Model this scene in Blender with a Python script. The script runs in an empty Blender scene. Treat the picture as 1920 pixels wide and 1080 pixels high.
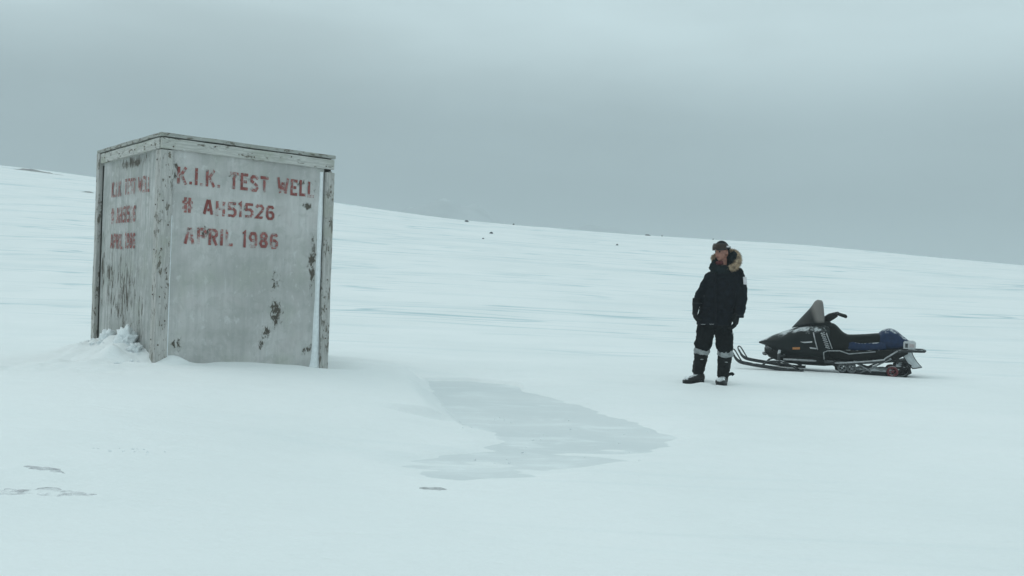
import bpy, bmesh, math, random
import numpy as np
from mathutils import Vector, Matrix, noise as mnoise

R = math.radians
scene = bpy.context.scene
COL = scene.collection

# ------------------------------------------------------------------ camera
EYE = 1.14
cam_d = bpy.data.cameras.new('camera')
cam_d.sensor_width = 36.0
cam_d.lens = 36.0 * 1700 / 1920
cam_d.clip_start = 0.05
cam_d.clip_end = 9000
cam = bpy.data.objects.new('camera', cam_d)
COL.objects.link(cam)
cam.matrix_world = Matrix.Translation((0, 0, EYE)) @ Matrix.Rotation(R(90), 4, 'X') @ Matrix.Rotation(R(2.0), 4, 'Z')
scene.camera = cam

# ------------------------------------------------------------------ sky, sun, exposure
SKYO = 5.5
SUN_EL, SUN_AZ = R(42), R(-70)          # azimuth from +Y, negative = to the left
world = bpy.data.worlds.new('World')
scene.world = world
world.use_nodes = True
wt = world.node_tree
wt.nodes.clear()


class T:
    """small node-tree writer"""
    def __init__(self, tree):
        self.t = tree

    def n(self, typ, **kw):
        nd = self.t.nodes.new(typ)
        for k, v in kw.items():
            setattr(nd, k, v)
        return nd

    def put(self, sock, v):
        if hasattr(v, 'is_linked') or isinstance(v, bpy.types.NodeSocket):
            self.t.links.new(v, sock)
        elif v is not None:
            if isinstance(v, (tuple, list)) and len(v) == 3 and sock.type == 'RGBA':
                v = (*v, 1)
            sock.default_value = v

    def math(self, op, a, b=None, c=None, clamp=False):
        nd = self.n('ShaderNodeMath', operation=op, use_clamp=clamp)
        self.put(nd.inputs[0], a)
        if b is not None:
            self.put(nd.inputs[1], b)
        if c is not None:
            self.put(nd.inputs[2], c)
        return nd.outputs[0]

    def vmul(self, v, s):
        nd = self.n('ShaderNodeVectorMath', operation='MULTIPLY')
        self.put(nd.inputs[0], v)
        nd.inputs[1].default_value = s
        return nd.outputs[0]

    def vadd(self, v, s):
        nd = self.n('ShaderNodeVectorMath', operation='ADD')
        self.put(nd.inputs[0], v)
        self.put(nd.inputs[1], s)
        return nd.outputs[0]

    def length(self, v):
        nd = self.n('ShaderNodeVectorMath', operation='LENGTH')
        self.put(nd.inputs[0], v)
        return nd.outputs['Value']

    def noise(self, v, scale, detail=4, rough=.55, dist=0.0):
        nd = self.n('ShaderNodeTexNoise')
        self.put(nd.inputs['Vector'], v)
        nd.inputs['Scale'].default_value = scale
        nd.inputs['Detail'].default_value = detail
        nd.inputs['Roughness'].default_value = rough
        nd.inputs['Distortion'].default_value = dist
        return nd.outputs['Fac']

    def voro(self, v, scale, feature='F1'):
        nd = self.n('ShaderNodeTexVoronoi', feature=feature)
        self.put(nd.inputs['Vector'], v)
        nd.inputs['Scale'].default_value = scale
        return nd.outputs['Distance']

    def step(self, v, a, b, lo=0.0, hi=1.0):
        nd = self.n('ShaderNodeMapRange', interpolation_type='SMOOTHSTEP')
        self.put(nd.inputs['Value'], v)
        nd.inputs['From Min'].default_value = a
        nd.inputs['From Max'].default_value = b
        nd.inputs['To Min'].default_value = lo
        nd.inputs['To Max'].default_value = hi
        return nd.outputs['Result']

    def mix(self, f, a, b, mode='MIX'):
        nd = self.n('ShaderNodeMix', data_type='RGBA', blend_type=mode)
        self.put(nd.inputs['Factor'], f)
        self.put(nd.inputs[6], a)
        self.put(nd.inputs[7], b)
        return nd.outputs[2]

    def bump(self, h, strength=.3, dist=.01, normal=None):
        nd = self.n('ShaderNodeBump')
        nd.inputs['Strength'].default_value = strength
        nd.inputs['Distance'].default_value = dist
        self.put(nd.inputs['Height'], h)
        if normal is not None:
            self.put(nd.inputs['Normal'], normal)
        return nd.outputs[0]

    def ramp(self, v, stops):
        nd = self.n('ShaderNodeValToRGB')
        nd.color_ramp.interpolation = 'EASE'
        el = nd.color_ramp.elements
        while len(el) < len(stops):
            el.new(.5)
        for e, (p, c) in zip(el, stops):
            e.position = p
            e.color = (*c, 1)
        self.put(nd.inputs[0], v)
        return nd.outputs[0]


w = T(wt)
gen = w.n('ShaderNodeTexCoord').outputs['Generated']
sep = w.n('ShaderNodeSeparateXYZ')
wt.links.new(gen, sep.inputs[0])
# overcast: dim at the horizon, brighter towards the zenith (CIE overcast sky), soft cloud masses
overcast = w.ramp(sep.outputs['Z'], [(0.0, (.17, .222, .248)), (.08, (.20, .26, .288)), (.16, (.32, .41, .44)), (.28, (.585, .725, .755)),
                                     (.60, (.71, .88, .905)), (1.0, (.78, .945, .965))])
cl1 = w.noise(w.vadd(w.vmul(gen, (1, 1, 2.0)), (SKYO, 0, 0)), 1.5, 1.6, .45, .3)
cl2 = w.noise(w.vmul(gen, (1, 1, 4.0)), 6.0, 4, .5, .3)
cloud = w.math('ADD', w.math('MULTIPLY', cl1, .78), w.math('MULTIPLY', cl2, .22))
cloudf = w.step(cloud, .3, .7, .80, 1.18)
oc = w.n('ShaderNodeVectorMath', operation='SCALE')
wt.links.new(overcast, oc.inputs[0])
wt.links.new(cloudf, oc.inputs['Scale'])
sky = w.n('ShaderNodeTexSky', sky_type='NISHITA')
sky.sun_disc = False
sky.sun_elevation = SUN_EL
sky.sun_rotation = SUN_AZ
sky.dust_density = 4
bg1 = w.n('ShaderNodeBackground')
wt.links.new(sky.outputs[0], bg1.inputs['Color'])
bg1.inputs['Strength'].default_value = 0.05
bg2 = w.n('ShaderNodeBackground')
wt.links.new(oc.outputs[0], bg2.inputs['Color'])
bg2.inputs['Strength'].default_value = 1.0
mx = w.n('ShaderNodeMixShader')
mx.inputs[0].default_value = .93           # cloud cover
wt.links.new(bg1.outputs[0], mx.inputs[1])
wt.links.new(bg2.outputs[0], mx.inputs[2])
wo = w.n('ShaderNodeOutputWorld')
wt.links.new(mx.outputs[0], wo.inputs[0])

sun_d = bpy.data.lights.new('sun', 'SUN')
sun_d.energy = 0.5
sun_d.angle = R(40)
sun_d.color = (1, .985, .96)
sun = bpy.data.objects.new('sun', sun_d)
COL.objects.link(sun)
sdir = Vector((math.sin(SUN_AZ) * math.cos(SUN_EL), math.cos(SUN_AZ) * math.cos(SUN_EL), math.sin(SUN_EL)))
sun.rotation_euler = sdir.to_track_quat('Z', 'Y').to_euler()

scene.view_settings.view_transform = 'Standard'
scene.view_settings.look = 'None'
scene.view_settings.exposure = 0.07
scene.view_settings.gamma = 1.0
scene.cycles.use_denoising = True
scene.cycles.max_bounces = 6
scene.cycles.transparent_max_bounces = 12
scene.cycles.volume_bounces = 1

# ------------------------------------------------------------------ helpers
def link(name, me, mat=None, parent=None, loc=None, rot=None, smooth=False):
    o = bpy.data.objects.new(name, me)
    COL.objects.link(o)
    if mat is not None:
        me.materials.clear()
        me.materials.append(mat)
    if parent is not None:
        o.parent = parent
    if loc is not None:
        o.location = loc
    if rot is not None:
        o.rotation_euler = rot
    if smooth:
        me.polygons.foreach_set('use_smooth', [True] * len(me.polygons))
    return o


def empty(name, loc, rz=0.0):
    o = bpy.data.objects.new(name, None)
    o.empty_display_size = .2
    COL.objects.link(o)
    o.location = loc
    o.rotation_euler = (0, 0, rz)
    return o


def tag(o, label=None, cat=None, group=None, kind=None):
    if label:
        o['label'] = label
    if cat:
        o['category'] = cat
    if group:
        o['group'] = group
    if kind:
        o['kind'] = kind
    return o


def pydata(verts, faces):
    me = bpy.data.meshes.new('mesh')
    me.from_pydata([tuple(v) for v in verts], [], faces)
    me.update()
    return me


def fixnormals(me):
    bm = bmesh.new()
    bm.from_mesh(me)
    bmesh.ops.recalc_face_normals(bm, faces=bm.faces)
    bm.to_mesh(me)
    bm.free()
    return me


def bevel(me, width, seg=2):
    bm = bmesh.new()
    bm.from_mesh(me)
    bmesh.ops.recalc_face_normals(bm, faces=bm.faces)
    es = [e for e in bm.edges if len(e.link_faces) == 2 and e.calc_face_angle(0) > R(35)]
    bmesh.ops.bevel(bm, geom=es, offset=width, segments=seg, affect='EDGES', clamp_overlap=True)
    bm.to_mesh(me)
    bm.free()
    return me


def box(sx, sy, sz, bev=0.0, c=(0, 0, 0)):
    v = [(c[0] + x * sx / 2, c[1] + y * sy / 2, c[2] + z * sz / 2) for x in (-1, 1) for y in (-1, 1) for z in (-1, 1)]
    f = [(0, 1, 3, 2), (4, 6, 7, 5), (0, 4, 5, 1), (2, 3, 7, 6), (0, 2, 6, 4), (1, 5, 7, 3)]
    me = fixnormals(pydata(v, f))
    return bevel(me, bev) if bev else me


def frames(pts):
    pts = [Vector(p) for p in pts]
    tans = []
    for i in range(len(pts)):
        a = pts[max(i - 1, 0)]
        b = pts[min(i + 1, len(pts) - 1)]
        tans.append((b - a).normalized())
    ref = Vector((0, 1, 0)) if abs(tans[0].y) < .9 else Vector((1, 0, 0))
    out = []
    for t in tans:
        n = (ref - t * ref.dot(t)).normalized()
        ref = n
        out.append((t, n, t.cross(n)))
    return pts, out


def smooth_path(pts, n=4):
    """Catmull-Rom through points (any dimension)"""
    P = [np.array(p, float) for p in pts]
    P = [2 * P[0] - P[1]] + P + [2 * P[-1] - P[-2]]
    out = []
    for i in range(1, len(P) - 2):
        for k in range(n):
            t = k / n
            a, b, c, d = P[i - 1], P[i], P[i + 1], P[i + 2]
            out.append(.5 * (2 * b + (c - a) * t + (2 * a - 5 * b + 4 * c - d) * t * t + (3 * b - a - 3 * c + d) * t ** 3))
    out.append(P[-2])
    return out


def tube_data(pts, rad, seg=10, cap=True):
    """rad: one number, list of numbers, or list of (ra, rb)"""
    pts, fr = frames(pts)
    if not isinstance(rad, (list, tuple)):
        rad = [rad] * len(pts)
    v, f = [], []
    for p, (t, n, b), r in zip(pts, fr, rad):
        ra, rb = r if isinstance(r, (tuple, list)) else (r, r)
        for k in range(seg):
            a = 2 * math.pi * k / seg
            v.append(p + n * (math.cos(a) * ra) + b * (math.sin(a) * rb))
    m = len(pts)
    for i in range(m - 1):
        for k in range(seg):
            k2 = (k + 1) % seg
            f.append((i * seg + k, i * seg + k2, (i + 1) * seg + k2, (i + 1) * seg + k))
    if cap:
        f.append(tuple(range(seg))[::-1])
        f.append(tuple(range((m - 1) * seg, m * seg)))
    return v, f


def merge(*parts):
    V, F = [], []
    for v, f in parts:
        o = len(V)
        V += list(v)
        F += [tuple(i + o for i in q) for q in f]
    return V, F


def tube(pts, rad, seg=10, cap=True):
    return fixnormals(pydata(*tube_data(pts, rad, seg, cap)))


def rings_data(rings, seg=24, expo=2.4):
    """rings: (cx, cy, cz, hw, hd) horizontal superellipses stacked"""
    v, f = [], []
    for (cx, cy, cz, hw, hd) in rings:
        for k in range(seg):
            a = 2 * math.pi * k / seg
            ca, sa = math.cos(a), math.sin(a)
            v.append((cx + hw * math.copysign(abs(ca) ** (2 / expo), ca), cy + hd * math.copysign(abs(sa) ** (2 / expo), sa), cz))
    m = len(rings)
    for i in range(m - 1):
        for k in range(seg):
            k2 = (k + 1) % seg
            f.append((i * seg + k, i * seg + k2, (i + 1) * seg + k2, (i + 1) * seg + k))
    f.append(tuple(range(seg))[::-1])
    f.append(tuple(range((m - 1) * seg, m * seg)))
    return v, f


def ball_data(c, r, nu=14, nv=9):
    if not isinstance(r, (tuple, list)):
        r = (r, r, r)
    v = [(c[0], c[1], c[2] - r[2])]
    f = []
    for j in range(1, nv):
        ph = -math.pi / 2 + math.pi * j / nv
        for k in range(nu):
            a = 2 * math.pi * k / nu
            v.append((c[0] + r[0] * math.cos(ph) * math.cos(a), c[1] + r[1] * math.cos(ph) * math.sin(a), c[2] + r[2] * math.sin(ph)))
    v.append((c[0], c[1], c[2] + r[2]))
    for k in range(nu):
        f.append((0, 1 + (k + 1) % nu, 1 + k))
        for j in range(nv - 2):
            a0 = 1 + j * nu
            f.append((a0 + k, a0 + (k + 1) % nu, a0 + nu + (k + 1) % nu, a0 + nu + k))
        f.append((len(v) - 1, 1 + (nv - 2) * nu + k, 1 + (nv - 2) * nu + (k + 1) % nu))
    return v, f


def remesh(data, voxel, smooth=4, fac=.5, disp=None):
    """voxel union of overlapping closed shells, smoothed, optional displacement along normals"""
    me = fixnormals(pydata(*data))
    o = bpy.data.objects.new('tmp', me)
    COL.objects.link(o)
    m = o.modifiers.new('r', 'REMESH')
    m.mode = 'VOXEL'
    m.voxel_size = voxel
    s = o.modifiers.new('s', 'SMOOTH')
    s.iterations = smooth
    s.factor = fac
    dg = bpy.context.evaluated_depsgraph_get()
    dg.update()
    out = bpy.data.meshes.new_from_object(o.evaluated_get(dg))
    bpy.data.objects.remove(o)
    bpy.data.meshes.remove(me)
    if disp:
        n = len(out.vertices)
        co = np.empty(n * 3)
        no = np.empty(n * 3)
        out.vertices.foreach_get('co', co)
        out.vertices.foreach_get('normal', no)
        co = co.reshape(-1, 3)
        no = no.reshape(-1, 3)
        d = np.array([disp(Vector(c), Vector(q)) for c, q in zip(co, no)])
        co += no * d[:, None]
        out.vertices.foreach_set('co', co.ravel())
        out.update()
    return out


# value noise on numpy arrays -----------------------------------------------
def _hash(ix, iy, seed):
    h = (ix.astype(np.int64) * 374761393 + iy.astype(np.int64) * 668265263 + seed * 1442695041) & 0xffffffff
    h = ((h ^ (h >> 13)) * 1274126177) & 0xffffffff
    return ((h ^ (h >> 16)) & 0xffff) / 65535.0


def vnoise(x, y, seed=0):
    ix, iy = np.floor(x), np.floor(y)
    fx, fy = x - ix, y - iy
    fx = fx * fx * fx * (fx * (fx * 6 - 15) + 10)
    fy = fy * fy * fy * (fy * (fy * 6 - 15) + 10)
    a, b = _hash(ix, iy, seed), _hash(ix + 1, iy, seed)
    c, d = _hash(ix, iy + 1, seed), _hash(ix + 1, iy + 1, seed)
    return (a + (b - a) * fx) * (1 - fy) + (c + (d - c) * fx) * fy


def fbm(x, y, seed=0, oct=4):
    s, amp, tot = 0, 1.0, 0
    for i in range(oct):
        s = s + vnoise(x * 2 ** i + 17.3 * i, y * 2 ** i - 9.1 * i, seed + i) * amp
        tot += amp
        amp *= .5
    return s / tot - .5


def sstep(v, a, b):
    t = np.clip((v - a) / (b - a), 0, 1)
    return t * t * (3 - 2 * t)


def softplus(v):
    return np.log1p(np.exp(-np.abs(v))) + np.maximum(v, 0)


# ------------------------------------------------------------------ materials
def material(name):
    m = bpy.data.materials.new(name)
    m.use_nodes = True
    t = T(m.node_tree)
    b = m.node_tree.nodes['Principled BSDF']
    return m, t, b


def coords(t, kind='Object'):
    return t.n('ShaderNodeTexCoord').outputs[kind]


def worldpos(t):
    return t.n('ShaderNodeNewGeometry').outputs['Position']


def plain(name, col, rough=.6, metal=0.0, var=.25, scale=20, bump=.15, bdist=.004, spec=.4, frost=0.0, frost_scale=14):
    m, t, b = material(name)
    v = coords(t)
    nz = t.noise(v, scale, 5, .6)
    c = t.mix(t.step(nz, .3, .7), tuple(x * (1 - var) for x in col), tuple(min(1, x * (1 + var)) for x in col))
    if frost:
        geo = t.n('ShaderNodeNewGeometry')
        s = t.n('ShaderNodeSeparateXYZ')
        t.t.links.new(geo.outputs['Normal'], s.inputs[0])
        up = t.step(s.outputs['Z'], .1, .9, .0, .30)
        fz = t.math('ADD', t.noise(v, frost_scale, 6, .7), up)
        fm = t.math('MULTIPLY', t.step(fz, .80 - .25 * frost, .92 - .2 * frost), min(1.0, .5 + frost * .5))
        c = t.mix(fm, c, (.74, .78, .8))
    t.put(b.inputs['Base Color'], c)
    b.inputs['Roughness'].default_value = rough
    b.inputs['Metallic'].default_value = metal
    b.inputs['Specular IOR Level'].default_value = spec
    if bump:
        t.put(b.inputs['Normal'], t.bump(nz, bump, bdist))
    return m


def snow_material():
    m, t, b = material('snow')
    p = worldpos(t)
    # bluish bands, drawn out along the wind (nearly along x)
    rot = t.n('ShaderNodeVectorRotate', rotation_type='Z_AXIS')
    t.put(rot.inputs['Vector'], p)
    rot.inputs['Angle'].default_value = R(2.5)
    q = t.vmul(rot.outputs[0], (.11, 1, 0))
    a = t.noise(q, .62, 3, .5, .3)
    bnd = t.step(a, .53, .68)
    c = t.noise(t.vmul(q, (1.3, 1.0, 0)), 2.2, 2, .5, .2)
    bnd2 = t.step(c, .62, .72)
    thin = t.noise(t.vmul(q, (.8, 1.0, 0)), 1.15, 1.5, .4, .15)
    line = t.math('SUBTRACT', 1.0, t.step(t.math('ABSOLUTE', t.math('SUBTRACT', thin, .54)), .0, .03))
    gate = t.step(t.noise(t.vmul(q, (2.2, .5, 0)), .6, 2,   .5), .44, .58)
    line = t.math('MULTIPLY', line, gate)
    dist = t.n('ShaderNodeSeparateXYZ')
    t.put(dist.inputs[0], p)
    far = t.step(dist.outputs['Y'], 11, 24, .07, 1)
    mask = t.math('ADD', t.math('MULTIPLY', bnd, .18), t.math('MULTIPLY', bnd2, .32))
    mask = t.math('MULTIPLY', t.math('ADD', mask, t.math('MULTIPLY', line, .95)), far, clamp=True)
    base = t.mix(t.step(t.noise(p, .35, 4, .55), .3, .7), (.815, .845, .85), (.865, .885, .89))
    col = t.mix(mask, base, (.48, .61, .65))
    t.put(b.inputs['Base Color'], col)
    b.inputs['Roughness'].default_value = .65
    b.inputs['Specular IOR Level'].default_value = .25
    h1 = t.noise(t.vmul(rot.outputs[0], (.35, 1, 1)), 3.2, 5, .6, .2)
    h2 = t.noise(p, 28, 4, .65)
    n1 = t.bump(h1, .5, .08)
    t.put(b.inputs['Normal'], t.bump(h2, .35, .010, n1))
    return m


def ice_material():
    m, t, b = material('ice')
    p = worldpos(t)
    q = t.vmul(p, (.45, 1, 1))
    dust = t.math('MAXIMUM', t.step(t.noise(q, 3.6, 6, .68, .5), .50, .66), t.step(t.noise(t.vmul(p, (.25, 1, 1)), 5.5, 5, .6, .8), .56, .66, 0, .8))
    big = t.step(t.noise(q, .8, 3, .5), .35, .65)
    col = t.mix(big, (.665, .71, .722), (.72, .757, .766))
    crack = t.voro(t.vmul(p, (.8, 1.2, 1)), 1.5, 'DISTANCE_TO_EDGE')
    ck = t.step(crack, .0, .012, 1, 0)
    col = t.mix(t.math('MULTIPLY', ck, .25), col, (.74, .79, .8))
    col = t.mix(t.math('MULTIPLY', dust, .75), col, (.82, .86, .87))
    t.put(b.inputs['Base Color'], col)
    t.put(b.inputs['Roughness'], t.step(dust, 0, 1, .38, .7))
    b.inputs['Specular IOR Level'].default_value = .35
    t.put(b.inputs['Normal'], t.bump(t.noise(q, 6, 5, .6), .25, .015))
    return m


def paint_material(name, spots, streak=.5, stretch=.6, wear=.55, tint=(.535, .53, .515)):
    """weathered pale paint on a board wall, object coords x across / z up, paint flaked at the given spots"""
    m, t, b = material(name)
    v = coords(t)
    st = t.noise(t.vmul(v, (9, 9, .8)), 2.2, 6, .68, .4)
    big = t.noise(v, 1.4, 4, .55)
    fine = t.noise(t.vmul(v, (1, 1, .45)), 30, 4, .65)
    col = t.mix(t.step(big, .35, .65), tuple(x * .80 for x in tint), (tint[0] * 1.06, tint[1] * 1.05, tint[2] * 1.06))
    col = t.mix(t.math('MULTIPLY', t.step(st, .44, .62), streak * .7), col, (.28, .295, .285))
    col = t.mix(t.math('MULTIPLY', t.step(t.noise(t.vmul(v, (22, 22, 1.3)), 1.7, 5, .6), .58, .72), .3), col, (.66, .69, .69))
    col = t.mix(t.math('MULTIPLY', t.step(t.noise(v, 6.5, 6, .68, .8), .47, .62), .25 + .3 * streak), col, (.33, .34, .32))
    col = t.mix(t.math('MULTIPLY', t.step(t.noise(t.vmul(v, (1, 1, .7)), 11, 6, .7, .3), .56, .66), .45), col, (.66, .665, .66))
    # greenish and rosy weathering
    col = t.mix(t.step(t.noise(v, 2.3, 3, .5), .5, .75, 0, .35), col, (.40, .43, .36))
    col = t.mix(t.step(t.noise(v, 3.1, 3, .5, .6), .55, .8, 0, .3), col, (.47, .42, .42))
    acc = None
    for (x, z, rx, rz, amp) in spots:
        d = t.length(t.vmul(t.vadd(v, (-x, 0, -z)), (1 / rx, 0, 1 / rz)))
        g = t.step(d, 0, 1, amp, 0)
        acc = g if acc is None else t.math('MAXIMUM', acc, g)
    fl = t.noise(t.vmul(v, (1, 1, stretch)), 21, 7, .74, .6)
    if acc is not None:
        fl2 = t.math('ADD', fl, acc)
    else:
        fl2 = fl
    chip = t.step(fl2, wear + .14, wear + .17)
    halo = t.step(fl2, wear + .05, wear + .16)
    grain = t.noise(t.vmul(v, (20, 20, 1.5)), 4, 4, .6)
    wood = t.mix(grain, (.045, .04, .034), (.15, .13, .105))
    col = t.mix(t.math('MULTIPLY', halo, .6), col, (.23, .228, .208))
    col = t.mix(chip, col, wood)
    t.put(b.inputs['Base Color'], col)
    b.inputs['Roughness'].default_value = .8
    b.inputs['Specular IOR Level'].default_value = .2
    hgt = t.math('ADD', t.math('MULTIPLY', fine, .25), t.math('SUBTRACT', 1.0, chip))
    t.put(b.inputs['Normal'], t.bump(hgt, .5, .004))
    return m


def board_material(name, pale=(.50, .495, .47), dark=(.075, .068, .056), chips=.5, green=.3):
    """old painted board, grain along object x"""
    m, t, b = material(name)
    v = coords(t)
    info = t.n('ShaderNodeObjectInfo')
    v = t.vadd(v, t.vmul(info.outputs['Random'], (7, 3, 5)))
    g = t.noise(t.vmul(v, (1.1, 16, 16)), 4, 5, .65, .3)
    f = t.noise(t.vmul(v, (1, 2.2, 2.2)), 9, 6, .72, .5)
    col = t.mix(t.step(g, .35, .65), tuple(x * .72 for x in pale), pale)
    col = t.mix(t.step(t.noise(v, 3, 4, .6), .48, .72, 0, green * 2), col, (.33, .345, .28))
    chip = t.step(t.math('ADD', t.math('MULTIPLY', f, .7), t.math('MULTIPLY', g, .3)), .66 - .2 * chips, .70 - .2 * chips)
    raw = t.mix(g, dark, tuple(x * 3.2 for x in dark))
    col = t.mix(chip, col, raw)
    fr = t.step(t.noise(v, 22, 5, .7), .62, .7)
    col = t.mix(t.math('MULTIPLY', fr, .35), col, (.68, .71, .72))
    t.put(b.inputs['Base Color'], col)
    b.inputs['Roughness'].default_value = .85
    b.inputs['Specular IOR Level'].default_value = .2
    t.put(b.inputs['Normal'], t.bump(t.math('SUBTRACT', g, chip), .55, .005))
    return m


def letter_material(name, wear):
    m, t, b = material(name)
    v = coords(t)
    v = t.vadd(v, t.vmul(t.n('ShaderNodeObjectInfo').outputs['Random'], (9, 4, 7)))
    n1 = t.noise(v, 26, 6, .7, .4)
    n2 = t.noise(v, 5.0, 3, .5)
    worn = t.math('ADD', t.math('MULTIPLY', n1, .6), t.math('MULTIPLY', n2, .4))
    col = t.mix(t.step(n2, .35, .65), (.25, .068, .060), (.40, .15, .135))
    col = t.mix(t.step(t.noise(v, 34, 4, .7), .60, .66), col, (.06, .04, .032))
    t.put(b.inputs['Base Color'], col)
    b.inputs['Roughness'].default_value = .8
    b.inputs['Specular IOR Level'].default_value = .2
    t.put(b.inputs['Alpha'], t.step(worn, wear - .06, wear + .05, .88, .10))
    return m


M = {}
M['snow'] = snow_material()
M['ice'] = ice_material()
M['ridge_grey'] = plain('ridge_strip_grey', (.30, .285, .285), .9, var=.35, scale=11, bump=.6, bdist=.02, spec=.2)  # grey of the painted ridge shadow line and the short slope strip
M['rock'] = plain('dark_rock', (.055, .055, .058), .9, var=.4, scale=6, bump=.5, bdist=.05, spec=.2)
M['far'] = plain('far_hill', (.44, .475, .495), .9, var=.25, scale=.02, bump=0, spec=.1)  # pale colour carries part of the fade into haze
M['post'] = board_material('post_wood', (.52, .51, .49), chips=.62, green=.25)
M['fascia'] = board_material('fascia_wood', (.56, .56, .53), chips=.52, green=.45)
M['cap'] = board_material('cap_wood', (.40, .41, .385), chips=.66, green=.5)
M['darkgap'] = plain('gap_shade', (.03, .027, .023), .9, spec=.1)  # near-black colour painting the shade inside the gaps
M['front'] = paint_material('front_paint', [(1.31, .78, .15, .30, .31), (1.20, .56, .12, .20, .25), (1.14, .45, .07, .12, .27), (1.64, 1.97, .10, .07, .34), (1.70, .36, .14, .10, .22),
                                            (1.73, 1.35, .10, .6, .27), (1.30, 1.12, .13, .25, .20), (.16, 2.2, .07, .25, .20),
                                            (1.70, 2.15, .10, .10, .12), (.24, .46, .14, .13, .20), (1.6, .35, .28, .12, .06),
                                            (.48, 1.60, .22, .12, .22), (.80, 2.19, .30, .10, .19), (1.55, 2.22, .3, .10, .20), (.9, 1.9, .2, .12, .15), (.5, 1.85, .3, .1, .10), (1.76, .4, .10, .3, .16)],
                            streak=.28, wear=.575)
M['left'] = paint_material('left_paint', [(1.1, 2.34, .8, .12, .25), (.2, 1.2, .16, .9, .18), (1.0, .9, .7, .9, .165), (.5, 1.0, .3, .9, .165),
                                          (1.5, .7, .3, .8, .12)], streak=1.0, wear=.53, stretch=.22, tint=(.50, .505, .49))
M['red'] = letter_material('stencil_red', .54)
M['red_old'] = letter_material('stencil_red_old', .535)
M['snowpack'] = plain('packed_snow', (.80, .835, .85), .7, var=.06, scale=25, bump=.4, bdist=.01, spec=.2)

# ------------------------------------------------------------------ terrain
SKY_T = [-1.4, -.8, -.5691, -.4924, -.4604, -.333, -.1973, -.1205, -.0378, .1096, .198, .2863, .3748, .4632, .5635, .8, 1.4]
SKY_E = [0.15, 0.1442, 0.1309, 0.1262, 0.1193, 0.1105, 0.1007, 0.0878, 0.08, 0.0738, 0.0676, 0.0683, 0.0601, 0.0532, 0.047, 0.0374, 0.02]
RIDGE, FOOT = 90.0, 22.0
_sx = np.array(SKY_T) * RIDGE
_ss = (np.array(SKY_E) * RIDGE + EYE) / (RIDGE - FOOT)
POOL = [(-1.02, 11.0), (-.80, 9.6), (-.47, 7.8), (-.22, 7.1), (-.30, 6.6), (-.62, 6.25), (-.95, 5.95), (-.75, 5.55), (-.25, 5.28), (.25, 5.55),
        (.80, 6.05), (1.30, 6.6), (1.52, 7.15), (1.34, 8.0), (.93, 9.0), (.50, 10.1), (.02, 10.95), (-.5, 11.2)]


def poly_sd(x, y, poly):
    """signed distance to polygon, negative inside"""
    d = np.full(x.shape, 1e9)
    inside = np.zeros(x.shape, bool)
    n = len(poly)
    for i in range(n):
        ax, ay = poly[i]
        bx, by = poly[(i + 1) % n]
        ex, ey = bx - ax, by - ay
        t = np.clip(((x - ax) * ex + (y - ay) * ey) / (ex * ex + ey * ey), 0, 1)
        d = np.minimum(d, np.hypot(x - ax - t * ex, y - ay - t * ey))
        cond = ((ay > y) != (by > y)) & (x < (bx - ax) * (y - ay) / (by - ay + 1e-12) + ax)
        inside ^= cond
    return np.where(inside, -d, d)


BOX_P = np.array([-3.53, 9.0])
BOX_YAW = R(41.0)
BOX_W, BOX_D, BOX_TOP = 1.95, 2.02, 2.57
_ux = np.array([math.cos(BOX_YAW), math.sin(BOX_YAW)])
_uy = np.array([-math.sin(BOX_YAW), math.cos(BOX_YAW)])


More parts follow.
